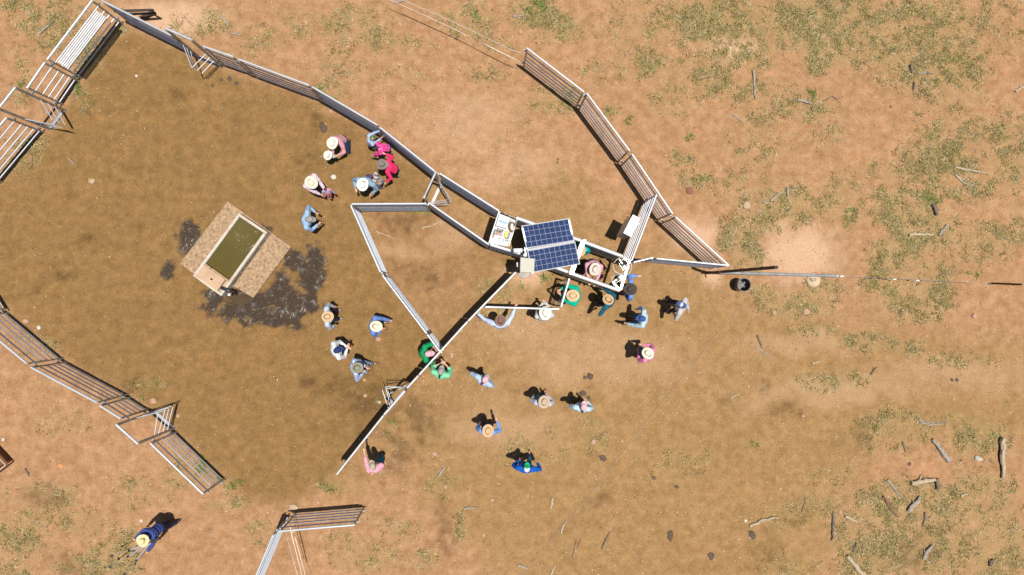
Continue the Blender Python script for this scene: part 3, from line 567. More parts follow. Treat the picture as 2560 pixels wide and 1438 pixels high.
MB().quadbox(q, 2.38, 2.5).build('housing', M_GREYBOX, t, sm=False, bevel=.008)
MB().quadbox([G(x, y, 2.45) for x, y in ((1310.5, 618), (1314, 619), (1317.5, 641), (1312.5, 641.5))], 2.36, 2.45).build('bracket', M_WHITE, t, sm=False, bevel=.006)
MB().bar(vup(sum(q, Vector()) / 4, 0), vup(sum(q, Vector()) / 4, 2.4), .05, .05, square=True).bar(G(1304, 625, 2.42), G(1314, 626, 2.42), .03).build('post', M_GALV2, t, sm=False)
# ------------------------------------------------------------------ electronics tray
def local(c4, z):
    q = [G(x, y, z) for x, y in c4]; return lambda u, v, zz=0: q[0] * (1 - u) * (1 - v) + q[1] * u * (1 - v) + q[2] * u * v + q[3] * (1 - u) * v + Vector((0, 0, zz))
ZT = 1.95; T4 = ((1246.5, 529.5), (1294, 548.5), (1272.5, 617), (1220.5, 608.5)); P = local(T4, ZT)
t = thing('electronics_tray', vup(P(.5, .5), ZT), 'open white metal tray of wiring on top of the crush fence', 'electronics tray')
def qb(u0, u1, v0, v1, z0, z1): return [P(u0, v0), P(u1, v0), P(u1, v1), P(u0, v1)], ZT + z0, ZT + z1
def tb(name, m, *a, **k): return MB().quadbox(*qb(*a)).build(name, m, t, sm=False, **k)
tb('tray_base', mat('tray_inside', (.50, .51, .50), .5, 0, .1, 9), 0, 1, 0, 1, -.12, 0)
w = MB()
for a in ((0, .035, 0, .86), (.965, 1, .12, .98), (.035, .965, 0, .02)): w.quadbox(*qb(*a, .0, .09))
w.build('tray_rim', M_WHITE, t, sm=False)
o = tb('power_unit', M_GREYBOX, .07, .62, .06, .44, .003, .15, bevel=.012); MB().quadbox(*qb(.12, .58, .23, .31, .15, .153)).build('label_strip', M_BLUEGREY, o, sm=False)
for k in range(10): MB().quadbox(*qb(.14 + .042 * k, .165 + .042 * k, .19, .215, .15, .154)).build('vent_slot', M_BLUEGREY, o, sm=False)
random.seed(3); PAL = [M_BLACK, M_BLUEGREY, M_BROWNCOIL, M_GALV2, M_WHITE, M_BLUEGREY, M_RED, M_BLACK, M_DARKST]
for i in range(4):
    for j in range(6):
        if i == 2 and j > 4: continue
        u, v = .07 + .12 * i, .49 + .055 * j; tb('circuit_part', random.choice(PAL), u, u + random.uniform(.07, .11), v, v + random.uniform(.036, .050), .003, random.uniform(.02, .06))
tb('terminal_rail', M_WHITE, .545, .575, .5, .84, .003, .05); tb('terminal_rail', M_RED, .34, .53, .66, .69, .003, .065)
o = tb('yellow_meter', M_YELLOW, .62, .76, .50, .72, .003, .11, bevel=.012); tb('dark_meter_base', M_DARKST, .70, .86, .53, .76, .003, .06, bevel=.02); tb('yellow_plug', M_YELLOW, .70, .8, .735, .78, .003, .05, bevel=.01)
tb('grey_relay', M_BLUEGREY, .59, .68, .76, .84, .003, .04); tb('screw_block', M_BLACK, .74, .9, .80, .82, .003, .03)
c = P(.86, .32, .06); w = MB()
for k in range(5): w.tube([c + Vector((.085 * math.cos(a) + .01 * k - .02, (.15 - .006 * k) * math.sin(a), .018 * k - .03)) for a in [i * .33 for i in range(20)]], .013, 6)
w.build('cable_coil', M_BROWNCOIL, t)
w = MB()
for s in range(3): w.tube([P(.1 + .17 * i, .03 + .02 * math.sin(i * 1.3 + s * 2), .1 + .02 * s) for i in range(6)], .008, 6)
w.tube([P(.72, .1, .1), P(.66, .2, .12), P(.68, .32, .1), P(.74, .42, .05)], .006, 6).tube([P(.95, .06, .12), P(1.0, .2, .1), P(1.0, .4, .08), P(.93, .46, .05)], .009, 6)
w.build('black_cable', M_BLACK, t)
# white cabinet on the diagonal panel
t = thing('control_cabinet', vup(G(1580, 565, 0), .5), 'tall white cabinet hung on the diagonal steel panel', 'electrical cabinet')
q = [G(x, y, 1.95) for x, y in ((1582.4, 538), (1600, 547), (1577.6, 591), (1559.6, 581.5))]
MB().quadbox(q, .78, 1.93).build('housing', M_GREYBOX, t, sm=False, bevel=.015); MB().quadbox([v + (v - sum(q, Vector()) / 4) * .05 for v in q], 1.93, 1.95).build('lid', M_WHITE, t, sm=False)
cc = sum(q, Vector()) / 4
for z in (.9, 1.7): MB().bar(vup(cc, z), vup(cc, z) + Vector((.30, .1, 0)), .04, .04, square=True).build('mounting_arm', M_GALV2, t, sm=False)
MB().bar(vup(q[0], 1.2) + Vector((-.03, .02, 0)), vup(q[0], 1.5) + Vector((-.03, .02, 0)), .03).build('hinge', M_GALV2, t)

# ------------------------------------------------------------------ concrete trough
SL = [G(x, y, .09) for x, y in ((569, 503), (728, 617), (633, 745), (586, 717), (556, 735), (500, 697), (449, 659))]
w = MB().quadbox(SL, -.05, .09)
tag(w.build('concrete_apron', M_CONC, None, sm=False, loc=vup(G(590, 625, 0), 0), bevel=.012), 'low stained concrete slab around the drinking trough', 'concrete slab')
ZR = .50; C4 = ((596.5, 532.5), (668.5, 580.5), (553, 741), (481.2, 689.5)); P = local(C4, ZR); ZB = ZR
def tq(u0, u1, v0, v1, z0, z1): return [P(u0, v0), P(u1, v0), P(u1, v1), P(u0, v1)], z0, z1
t = thing('water_trough', vup(P(.5, .5), 0), 'long concrete drinking trough of green water on a stained slab', 'water trough')
w = MB(); tu, tv = .085, .035
W_, Lh = (P(0, 0) - P(1, 0)).length, (P(0, 0) - P(0, 1)).length
for a in ((0, 1, 0, tv), (0, 1, 1 - tv, 1), (0, tu, tv, 1 - tv), (1 - tu, 1, tv, 1 - tv)): w.quadbox(*tq(*a, 0, ZR))
w.build('trough_wall', M_CONCW, t, sm=False, bevel=.012)
MB().quadbox(*tq(tu, 1 - tu, tv, 1 - tv, 0, .06)).build('trough_floor', M_CONC, t, sm=False)
vs = []; nu, nv = 40, 80
for j in range(nv + 1):
    for i in range(nu + 1): vs.append(P(tu + (1 - 2 * tu) * i / nu, tv + (.77 - tv) * j / nv, -.09))
fs = [(j * (nu + 1) + i, j * (nu + 1) + i + 1, (j + 1) * (nu + 1) + i + 1, (j + 1) * (nu + 1) + i)[::-1] for j in range(nv) for i in range(nu)]
M_WATER = bpy.data.materials.new('murky_green_water'); nt, b = nodes_of(M_WATER); co = N(nt, 'ShaderNodeTexCoord').outputs['Object']
nt.links.new(mixc(nt, noise(nt, 1.5), (.085, .066, .018), (.125, .097, .030)), b.inputs['Base Color']); b.inputs['Roughness'].default_value = .055; b.inputs['IOR'].default_value = 1.33
g = N(nt, 'ShaderNodeSeparateXYZ'); nt.links.new(co, g.inputs[0])
h1 = noise(nt, 34, 2, vec=co, rough=.6); mk = ramp(nt, noise(nt, .9, 2, vec=co), [(.45, 0.15), (.6, 1.0)])
gr = N(nt, 'ShaderNodeMapRange'); dm = N(nt, 'ShaderNodeVectorMath', operation='DOT_PRODUCT'); dm.inputs[1].default_value = (.75, .65, 0); nt.links.new(co, dm.inputs[0]); nt.links.new(dm.outputs['Value'], gr.inputs[0]); gr.inputs[1].default_value = -.05; gr.inputs[2].default_value = .3; gr.inputs[3].default_value = .02; gr.inputs[4].default_value = 1.0
mm = N(nt, 'ShaderNodeMath', operation='MULTIPLY'); nt.links.new(h1, mm.inputs[0]); nt.links.new(gr.outputs[0], mm.inputs[1]); bump(nt, b, mm.outputs[0], 1.0, .0105)
MB().add(vs, fs).build('water', M_WATER, t)
MB().quadbox([P(.5 - .425, .775), P(.93, .775), P(.93, .80), P(.075, .80)], ZR - .12, ZR + .0).build('baffle', M_CONC, t, sm=False)
w = MB()
for a in ((.075, .46, .80, .975), (.53, .82, .80, .975), (.46, .53, .80, .885), (.46, .53, .905, .975)): w.quadbox(*tq(*a, ZR - .05, ZR + .012))
w.build('float_lid', M_LID, t, sm=False)
tag(MB().quadbox(*tq(.82, .93, .80, .965, ZR - .13, ZR - .10)).build('lid_step', M_LID, t, sm=False))
cu = bpy.data.curves.new('lettering', 'FONT'); cu.body = 'ASCO IT TRAUGHT CO'; cu.size = .27; cu.extrude = .002; cu.align_x = 'CENTER'; cu.align_y = 'CENTER'
to = bpy.data.objects.new('tmp_text', cu); COL.objects.link(to); bpy.context.view_layer.update()
me = bpy.data.meshes.new_from_object(to.evaluated_get(bpy.context.evaluated_depsgraph_get())); bpy.data.objects.remove(to)
lt = put('lettering', me, M_INK, t); xd = (P(1, .15) - P(1, .75)).normalized(); nd = Vector((xd.y, -xd.x, 0))
pc = P(1, .46) + nd * .004; pc.z = .27; lt.matrix_local = Matrix.Translation(pc - wbase(t)) @ Matrix((xd, Vector((0, 0, 1)), nd)).transposed().to_4x4() @ Matrix.Diagonal((.62, 1, 1, 1))
v = thing('float_pipe', vup(G(575, 738, 0), 0), 'black inlet pipe hooked over the lower corner of the trough', 'pipe')
MB().tube([G(554, 720, .56), G(562, 723, .62), G(572, 727, .60), G(583, 730, .40), G(588, 733, .12), G(592, 737, .03)], [.055, .05, .05, .045, .04, .035], 12).build('hose', M_BLACKPL, v)
MB().tube([G(579, 729, .5), G(578, 734, .45), G(574, 738, .4)], .018, 8).build('brass_valve', mat('aged_brass', (.5, .42, .2), .4, .5), v)
MB().lathe(G(575, 737, .34), [(.03, 0), (.045, .02), (.045, .09), (.02, .11)], 10).build('white_float', M_WHITE, v)
w = MB(); pud = [G(x, y, 0) for x, y in ((588, 722), (630, 744), (618, 758), (600, 765), (586, 758), (572, 748), (566, 742))]
M_PUD = mat('muddy_puddle', (.085, .055, .03), .06, 0, .1, 2)
tag(w.quadbox(pud, -.03, .004).build('puddle_water', M_PUD, None, sm=False, loc=vup(G(600, 745, 0), 0)), 'shallow brown puddle beside the trough', kind='structure')

# ------------------------------------------------------------------ strainer post, stay, wires, drum
t = thing('strainer_post', vup(G(1766, 683, 0), 0), 'tall dark hollow steel post rising beside the silver stay', 'steel post')
p0 = G(1766, 683, 0); p1 = G(1940, 668.5, 5.1); MB().bar(p0, p1, .09, seg=18).build('pipe', M_BLACKST, t)
MB().lathe(p1 + Vector((0, 0, -.02)), [(.046, 0), (.046, .05), (.036, .05), (.036, .0)], 18).build('rim', M_BLACKST, t)
MB().tube([p0 + Vector((-.09, .1, .02)), p0 + Vector((-.03, .02, .02)), p0 + Vector((-.04, -.1, .02)), p0 + Vector((-.0, -.15, .02))], .022).build('base_hook', M_RUST, t)
tag(MB().bar(G(1800, 681.5, 1.35), G(2089, 689.6, .22), .10, seg=16).build('stay_tube', M_GALV2, None, loc=vup(G(1950, 686, 0), 0)), 'long silver stay tube sloping down to the right of the dark post', 'stay tube')
t = thing('wire_strainer', vup(G(2100, 690, .2), 0), 'white insulator strainer at the tip of the silver stay', 'insulator')
MB().bar(G(2089, 690, .24), G(2095, 690.3, .24), .11, seg=10).build('cap', M_CREAM, t); MB().bar(G(2100, 691, .25), G(2108, 691, .25), .06, seg=8).build('insulator', M_WHITE, t)
MB().bar(G(2094, 690.5, .25), G(2130, 692.5, .26), .018).build('hook', M_GALV2, t)
def wire(pts, label, r=.008, m=None, group=None): return tag(MB().tube([G(*p) for p in pts], r, 5).build('fence_wire', m or M_WIRE, None, loc=vup(G(*pts[0]), 0)), label, 'wire', group)
wire([(2128, 692.4, .26), (2300, 700, .6), (2478, 709, .95)], 'straight wire from the silver stay towards the right edge', .006, M_GALV2)
for x, y in ((2196, 695), (2232, 698), (2290, 701)):
    tag(MB().bar(G(x, y, .45), G(x + 8, y + .4, .46), .045, seg=8).build('wire_insulator', M_BLACK if x == 2196 else M_WHITE, None, loc=G(x, y, .45)), {2196: 'black insulator on the right hand wire', 2232: 'larger white insulator on the right hand wire', 2290: 'smaller white insulator furthest right on the wire'}[x], 'insulator', 'insulators on the right hand wire')
tag(MB().bar(G(2480, 708.5, 0), G(2554, 711.5, 1.25), .05, .05, square=True).build('fence_picket', M_BLACKST, None, sm=False, loc=vup(G(2480, 708.5, 0), 0)), 'thin black picket near the right edge ending the wire', 'picket')
wire([(1303, 132, 1.55), (1283, 127, 1.5), (1150, 63, 1.3), (1006, -1, 1.2)], 'upper of two pale wires running up from the right wing', group='pale wires from the right wing')
wire([(1302, 156, .7), (1283, 146, .8), (1130, 70, .8), (972, -2, .8)], 'lower of two pale wires running up from the right wing', group='pale wires from the right wing')
wire([(714, 1329, 1.55), (719, 1350, 1.4), (745, 1442, 1.3)], 'leftmost of three wires below the lone bottom panel', group='wires below the bottom panel')
wire([(725, 1318, 1.1), (731, 1345, 1.1), (756, 1442, 1.0)], 'middle one of three wires below the lone bottom panel', group='wires below the bottom panel')
wire([(732, 1328, .8), (740, 1352, .8), (764, 1442, .7)], 'rightmost of three wires below the lone bottom panel', group='wires below the bottom panel')
wire([(1855, 760, .02), (1600, 1075, .05), (1480, 1232, .03), (1300, 1440, .02)], 'thin pale wire lying diagonally across the bare dirt', .004)
tag(MB().lathe(G(2033, 700, .0), [(.02, .0), (.23, .0), (.235, .04), (.2, .07), (.06, .065), (.055, .03)], 22).build('post_footing', mat('dusty_footing', (.52, .40, .27), .9, 0, .15, 6, .4, 30), None, loc=G(2033, 700, 0)), 'round pale concrete footing below the silver stay', 'concrete footing')
tag(MB().bar(G(2025, 696, .05), G(2034, 704, .14), .10, .1, 10, w2=.02).build('stone_wedge', M_CONC, None, loc=G(2028, 698, .05)), 'grey broken wedge standing in the round footing', 'stone')
tag(MB().bar(G(2036, 682.5, .02), G(2044, 684.5, .03), .05, .04, 8).build('plastic_bung', M_RED, None, loc=G(2040, 683, 0)), 'small red plastic cap above the round footing', 'plastic cap')
t = thing('plastic_drum', G(1843, 713, 0), 'open black drum with tangled wire inside', 'drum')
c0 = G(1845, 713, 0); w = MB(); w.lathe(c0, [(.185, 0), (.20, .04), (.205, .5), (.225, .52), (.225, .55), (.205, .55), (.195, .5), (.175, .03)], 28); w.build('drum_wall', M_BLACKPL, t)
random.seed(5); w = MB()
for k in range(9): w.tube([c0 + Vector((-.05 + random.uniform(-.11, .11), random.uniform(-.1, .1), .36 + random.uniform(0, .16))) for _ in range(6)], .005, 5)
w.build('tangled_wire', M_WIRE, t)
# rusty sheet at left edge
t = thing('rusty_trailer_tray', G(-10, 1160, .3), 'corner of a rusty low tray poking in at the left edge', 'metal tray')
q = [G(x, y, .45) for x, y in ((-90, 1050), (14, 1163), (-29, 1196), (-132, 1085))]; cc = sum(q, Vector()) / 4
MB().quadbox([v + (cc - v) * .1 for v in q], .02, .36).build('tray_floor', M_RUST, t, sm=False)
w = MB()
for k in range(4): w.bar(vup(q[k], .4), vup(q[(k + 1) % 4], .4), .035, .12, square=True)
w.build('rim', mat('orange_weathered_paint', (.55, .36, .24), .6, .1, .2, 4), t, sm=False)

# ------------------------------------------------------------------ people
def capsule(bm, a, b, ra, rb, seg=12):
    a = Vector(a); b = Vector(b); d = b - a
    for p, r in ((a, ra), (b, rb)): bmesh.ops.create_icosphere(bm, subdivisions=2, radius=r, matrix=Matrix.Translation(p))
    q = Vector((0, 0, 1)).rotation_difference(d.normalized()) if d.length > 1e-5 else Quaternion()
    bmesh.ops.create_cone(bm, cap_ends=True, segments=seg, radius1=ra, radius2=rb, depth=d.length, matrix=Matrix.Translation((a + b) / 2) @ q.to_matrix().to_4x4())
def blob(bm, c, r, rot=None):
    m = Matrix.Translation(c) @ (rot or Matrix.Identity(4)) @ Matrix.Diagonal((*r, 1)); bmesh.ops.create_icosphere(bm, subdivisions=3, radius=1, matrix=m)
def evalmesh(o):
    bpy.context.view_layer.update(); dg = bpy.context.evaluated_depsgraph_get(); me = bpy.data.meshes.new_from_object(o.evaluated_get(dg)); old = o.data
    bpy.data.objects.remove(o); bpy.data.meshes.remove(old); me.materials.clear(); return me
def remesh(bm, vox, fold=.006, seed=0):
    me = bpy.data.meshes.new('tmp'); bm.to_mesh(me); bm.free(); o = bpy.data.objects.new('tmp', me); COL.objects.link(o)
    r = o.modifiers.new('r', 'REMESH'); r.mode = 'VOXEL'; r.voxel_size = vox; r.use_smooth_shade = True
    s = o.modifiers.new('s', 'SMOOTH'); s.iterations = 3; s.factor = .5
    me = evalmesh(o)
    if fold:
        n = len(me.vertices); co = np.empty(n * 3); me.vertices.foreach_get('co', co); co = co.reshape(-1, 3); no = np.empty(n * 3); me.vertices.foreach_get('normal', no); no = no.reshape(-1, 3)
        f = (fbm(co[:, 0] * 9 + co[:, 2] * 3, co[:, 1] * 9 + co[:, 2] * 7, 200 + seed, 3) - .5) * 2 * fold; me.vertices.foreach_set('co', (co + no * f[:, None]).ravel()); me.update()
    smooth(me); return me
def ik(a, b, l1, l2, pole):
    d = b - a; L = d.length; L2 = min(L, (l1 + l2) * .995); dn = d.normalized()
    if L > L2: b = a + dn * L2
    x = (l1 * l1 - l2 * l2 + L2 * L2) / (2 * L2); h = math.sqrt(max(0, l1 * l1 - x * x)); p = pole - dn * pole.dot(dn)
    p = p.normalized() if p.length > 1e-4 else Vector((0, 0, 1)); return a + dn * x + p * h, b
def skinmesh(V, E, R, root=0):
    me = bpy.data.meshes.new('tmp'); me.from_pydata([tuple(v) for v in V], E, []); o = bpy.data.objects.new('tmp', me); COL.objects.link(o)
    sk = o.modifiers.new('k', 'SKIN'); sk.use_smooth_shade = True
    for i, r in enumerate(R):
        d = me.skin_vertices[0].data[i]; d.radius = r if isinstance(r, tuple) else (r, r); d.use_root = (i == root)
    sb = o.modifiers.new('s', 'SUBSURF'); sb.levels = 1; sb.render_levels = 1
    return evalmesh(o)
HATM = {}
def felt(name, col):
    return mat('felt_' + name, col, .85, 0, .07, 20, .15, 120)
def make_hat(t, c, ang, m, band, br=.19, pitch=0, side=.30, sk=1.0):
    """wide brimmed hat: rings of an oval lathe, brim curled up at the sides, creased crown; c = centre of the brim plane"""
    prof = [(1.0, -.006), (1.005, .0), (1.0, .006), (.8, .004), (.62, .002), (.52, .004), (.50, .03), (.485, .07), (.45, .098), (.36, .111), (.22, .110), (.08, .108)]
    vs, fs, n = [], [], 36; R_ = Matrix.Rotation(ang, 3, 'Z') @ Matrix.Rotation(pitch, 3, 'X')
    for i, (r, z) in enumerate(prof):
        for k in range(n):
            a = 2 * math.pi * k / n; x, y = math.cos(a), math.sin(a); brim = max(0, (r - .5) / .5)
            zz = z * sk + brim * br * (side * x * x ** 2 * x ** 0 if False else side * x * x - .12 * y * y) * r
            if i >= 8: zz -= .012 * math.exp(-(x * r / .16) ** 2) * (1 if i >= 9 else .4) * sk; 
            v = R_ @ Vector((x * r * br * (.94 if r > .5 else .86), y * r * br * (1.04 if r > .5 else 1.06), zz)); vs.append(c + v)
    N_ = len(prof)
    for i in range(N_ - 1):
        for k in range(n): fs.append((i * n + k, i * n + (k + 1) % n, (i + 1) * n + (k + 1) % n, (i + 1) * n + k))
    fs += [tuple(range(n))[::-1], tuple(range((N_ - 1) * n, N_ * n))]
    h = MB().add(vs, fs).build('hat', m, t)
    bd = MB(); vb = []
    for z in (.004, .026):
        for k in range(n):
            a = 2 * math.pi * k / n; vb.append(c + R_ @ Vector((math.cos(a) * br * .432, math.sin(a) * br * .532, z + .004)))
    bd.add(vb, [(k, (k + 1) % n, n + (k + 1) % n, n + k) for k in range(n)]).build('hat_band', band, h)
def make_cap(t, c, ang, m, mv, r=.105, panel_m=None, pitch=0):
    R_ = Matrix.Rotation(ang, 3, 'Z') @ Matrix.Rotation(pitch, 3, 'X'); vs, fs, n, q = [], [], 20, 7; fi = []
    for i in range(q):
        e = math.pi / 2 * i / (q - 1)
        for k in range(n):
            a = 2 * math.pi * k / n; vs.append(c + R_ @ Vector((math.cos(a) * math.cos(e) * r * .9 + 1e-5 * k, math.sin(a) * math.cos(e) * r * 1.08, math.sin(e) * r * .95)))
    for i in range(q - 1):
        for k in range(n): fs.append((i * n + k, i * n + (k + 1) % n, (i + 1) * n + (k + 1) % n, (i + 1) * n + k))
    cap = MB().add(vs, fs).build('cap', m, t)
    if panel_m:
        cap.data.materials.append(panel_m)
        for i, p in enumerate(cap.data.polygons):
            if 1 <= (i % n) <= n // 2 - 2: p.material_index = 1
    vs = []; k2 = 12
    for dz in (.006, -.004):
        for s, rr in ((0, 1.0), (1, 1.75), ):
            for k in range(k2 + 1):
                a = math.radians(28) + math.radians(124) * k / k2; vs.append(c + R_ @ Vector((math.cos(a) * r * .95 * (1 if s == 0 else 1.0), math.sin(a) * r * (1.0 if s == 0 else 1.78), dz + .012 - s * .02)))
    m_ = k2 + 1; fs = []
    for k in range(k2): fs += [(k, k + 1, m_ + k + 1, m_ + k), (2 * m_ + k, 3 * m_ + k, 3 * m_ + k + 1, 2 * m_ + k + 1), (m_ + k, m_ + k + 1, 3 * m_ + k + 1, 3 * m_ + k)]
    MB().add(vs, fs).build('visor', mv, cap)
    MB().lathe(c + R_ @ Vector((0, 0, r * .95)), [(.001, 0), (.012, .0), (.008, .008)], 8).build('button', mv, cap)

def person(label, head, face, hat, shirt, pants=None, ht=1.75, lean=8, twist=0, lh=None, rh=None, lf=None, rf=None, crouch=0, sleeve='long', hair=None, tail=False, boots=None, carry_z=0, grip=True, slim=1.0, look=14, pen=0, group='people standing around the yard', cat='person', vest=None, clothes='shirt'):
    """head: pixel of the crown; face: picture direction the body faces; lh, rh, lf, rf: (px, py, z) of hands and feet"""
    k = ht / 1.75; zt = ht - crouch + carry_z; s = k
    yaw = math.atan2(-(-face[1] * -1), face[0]); fw = Vector((face[0], -face[1], 0)).normalized(); rt = Vector((fw.y, -fw.x, 0))
    ln = math.radians(lean); pz = (.95 * s - crouch + carry_z)
    up = Vector((0, 0, math.cos(ln))) + fw * math.sin(ln)     # trunk axis
    fdir = fw * math.cos(ln) - Vector((0, 0, math.sin(ln)))    # chest normal
    tr = .80 * s; zt = pz + tr * math.cos(ln) - .10 * s * math.sin(ln)
    top = G(head[0], head[1], zt)
    pel = top - up * tr - fdir * (.045 * s); pel.z = pz
    root = Vector((pel.x, pel.y, 0)); B = lambda x, y, z: pel + rt * (x * s * slim) + fdir * (y * s) + up * (z * s)
    t = thing('person', root, label, cat, group); rb = root
    spine = [B(0, 0, 0), B(0, .0, .16), B(0, .0, .34), B(0, -.01, .50), B(0, .005, .585)]
    lk = math.radians(look); hu = (up * math.cos(lk) + fdir * math.sin(lk)).normalized(); hc = spine[4] + hu * (.09 * s) + fdir * (.012 * s); hf = (fdir * math.cos(lk) - up * math.sin(lk)).normalized()
    sh = {-1: B(-.205, 0, .465), 1: B(.205, 0, .465)}; hp = {-1: B(-.095, 0, -.02), 1: B(.095, 0, -.02)}
    hand = {}; elb = {}
    for sd, tg in ((-1, lh), (1, rh)):
        if tg is None: T = sh[sd] + rt * (sd * .07) + fw * (.10) + Vector((0, 0, -.50 * s))
        elif len(tg) == 3 and isinstance(tg, tuple): T = G(*tg)
        e, w_ = ik(sh[sd], T, .29 * s, .26 * s, rt * (sd * .7) - fw * .15 + Vector((0, 0, -.7))); elb[sd] = e; hand[sd] = w_
    foot = {}; knee = {}
    for sd, tg in ((-1, lf), (1, rf)):
        T = G(tg[0], tg[1], .085 * s + carry_z) if tg else Vector((hp[sd].x, hp[sd].y, .085 * s + carry_z)) + rt * sd * .025 + fw * (.0 if crouch == 0 else -.1)
        dxy = Vector((T.x - hp[sd].x, T.y - hp[sd].y, 0)); mx = math.sqrt(max(.01, (.86 * s) ** 2 - (hp[sd].z - T.z) ** 2))
        if dxy.length > mx: T = Vector((hp[sd].x, hp[sd].y, T.z)) + dxy.normalized() * mx
        kn, an = ik(hp[sd], T, .44 * s, .43 * s, fw + rt * sd * (.15 if crouch == 0 else .7)); knee[sd] = kn; foot[sd] = an
    # --- body: one skinned surface with fingers
    V, E_, R = [], [], []
    def vx(p, r, par=None):
        V.append(p - rb); R.append(tuple(q * s for q in r) if isinstance(r, tuple) else r * s); i = len(V) - 1
        if par is not None: E_.append((par, i))
        return i
    p0 = vx(spine[0], (.10, .08)); p1 = vx(spine[1], (.10, .08), p0); p2 = vx(spine[2], (.11, .085), p1); p3 = vx(spine[3], .052, p2); p4 = vx(spine[4], .05, p3)
    h1 = vx(hc + hu * .0, (.072, .088), p4); h2 = vx(hc + hu * (.085 * s), (.070, .085), h1); h3 = vx(hc + hu * (.12 * s), .035, h2)
    for sd in (-1, 1):
        a = vx(sh[sd], .045, p2); b_ = vx(elb[sd], .036, a); w_ = vx(hand[sd], .025, b_)
        hd = (hand[sd] - elb[sd]).normalized(); pn = (Vector((0, 0, -1)) - hd * -hd.z).normalized() if abs(hd.z) < .95 else -rt * sd
        ls = hd.cross(pn).normalized(); pm = vx(hand[sd] + hd * (.055 * s), (.030, .018), w_); pk = vx(hand[sd] + hd * (.085 * s), (.034, .014), pm)
        cur = .75 if (grip and (lh if sd < 0 else rh)) else .3
        for q, (off, fl) in enumerate(((-.030, .066), (-.010, .078), (.010, .073), (.030, .056))):
            c1 = hand[sd] + hd * (.115 * s) + ls * off * s; f1 = vx(c1, .0095, pk); d1 = (hd * math.cos(cur) + pn * math.sin(cur)); f2 = vx(c1 + d1 * fl * .5 * s, .0088, f1)
            d2 = (hd * math.cos(cur * 2) + pn * math.sin(cur * 2)); vx(c1 + d1 * fl * .5 * s + d2 * fl * .5 * s, .0078, f2)
        inn = ls * (-1 if ls.dot(fw - rt * sd) < 0 else 1); tb = vx(hand[sd] + hd * (.045 * s) + inn * .036 * s + pn * .01, .012, pm); vx(hand[sd] + hd * (.085 * s) + inn * .052 * s + pn * .025, .010, tb)
        l1 = vx(hp[sd], .07, p0); l2 = vx(knee[sd], .05, l1); l3 = vx(foot[sd], .035, l2); vx(foot[sd] + fw * .14 * s - Vector((0, 0, .05 * s)), (.035, .022), l3)
    me = skinmesh(V, E_, R); body = put('body', me, M_SKIN, t)
    fb = bmesh.new(); fb.from_mesh(me); hs_ = rt; n0 = len(fb.faces)
    HM = Matrix((rt, hf, hu)).transposed().to_4x4()
    def fpart(x, y, z, r): blob_l = Matrix.Translation(hc - rb + rt * x * s + hf * y * s + hu * z * s) @ HM @ Matrix.Diagonal((*[q * s for q in r], 1)); bmesh.ops.create_icosphere(fb, subdivisions=1, radius=1, matrix=blob_l)
    fpart(0, .098, .035, (.014, .022, .026)); fpart(-.078, 0, .035, (.012, .022, .032)); fpart(.078, 0, .035, (.012, .022, .032)); fpart(0, .082, -.012, (.026, .010, .008)); fpart(0, .07, -.045, (.03, .022, .02))
    n1 = len(fb.faces)
    fpart(-.031, .086, .055, (.013, .008, .008)); fpart(.031, .086, .055, (.013, .008, .008)); fb.to_mesh(me); nf = len(fb.faces); fb.free(); me.materials.append(M_EYE)
    for i in range(n1, nf): me.polygons[i].material_index = 1
    smooth(me)
    # --- shirt
    L_ = lambda p: p - rb
    bm = bmesh.new(); TM = Matrix((rt, fdir, up)).transposed().to_4x4(); w_ = slim
    for z, rx, ry, y in ((.05, .180, .140, 0), (.18, .178, .152, .008), (.33, .205, .160, .0), (.42, .195, .140, -.012)):
        blob(bm, L_(B(0, y, z)), (rx * s * w_, ry * s, .12 * s), TM)
    blob(bm, L_(B(0, 0, .51)), (.085 * s, .072 * s, .045 * s), TM)
    for sd in (-1, 1):
        capsule(bm, L_(B(0.09 * sd, -.005, .475)), L_(sh[sd]), .083 * s, .086 * s)
        capsule(bm, L_(sh[sd]), L_(elb[sd]), .086 * s, .066 * s)
        if sleeve == 'long': capsule(bm, L_(elb[sd]), L_(lerp(elb[sd], hand[sd], .93)), .066 * s, .046 * s)
        elif sleeve == 'rolled': capsule(bm, L_(elb[sd]), L_(lerp(elb[sd], hand[sd], .35)), .066 * s, .060 * s)
    put(clothes, remesh(bm, .016 * max(.8, s), .014, len(label)), shirt, t)
    if vest:
        bm = bmesh.new()
        for z, rx, ry, y in ((.08, .186, .147, 0), (.2, .180, .145, .01), (.33, .192, .150, .0), (.43, .15, .132, -.01)): blob(bm, L_(B(0, y, z)), (rx * s * w_, ry * s, .12 * s), TM)
        put('vest', remesh(bm, .018, .006, 3), vest, t)
    bm = bmesh.new(); blob(bm, L_(B(0, -.005, -.02)), (.168 * s * w_, .135 * s, .12 * s), TM)
    for sd in (-1, 1):
        capsule(bm, L_(hp[sd]), L_(knee[sd]), .092 * s, .066 * s); capsule(bm, L_(knee[sd]), L_(lerp(knee[sd], foot[sd], .93)), .066 * s, .056 * s)
    put('trousers', remesh(bm, .017 * max(.8, s), .007, len(label) + 5), pants or M_JEANS, t)
    for sd in (-1, 1):
        bm = bmesh.new(); f0 = L_(foot[sd]); capsule(bm, f0 + Vector((0, 0, .06 * s)), f0 - Vector((0, 0, .03 * s)), .052 * s, .048 * s)
        capsule(bm, f0 - fw * .03 * s - Vector((0, 0, .04 * s)), f0 + fw * .15 * s - Vector((0, 0, .045 * s)), .044 * s, .040 * s)
        put('boot', remesh(bm, .014, 0), boots or M_LEATHER, t)
    # --- hair and headwear
    ha = math.atan2(hf.y, hf.x) - math.pi / 2
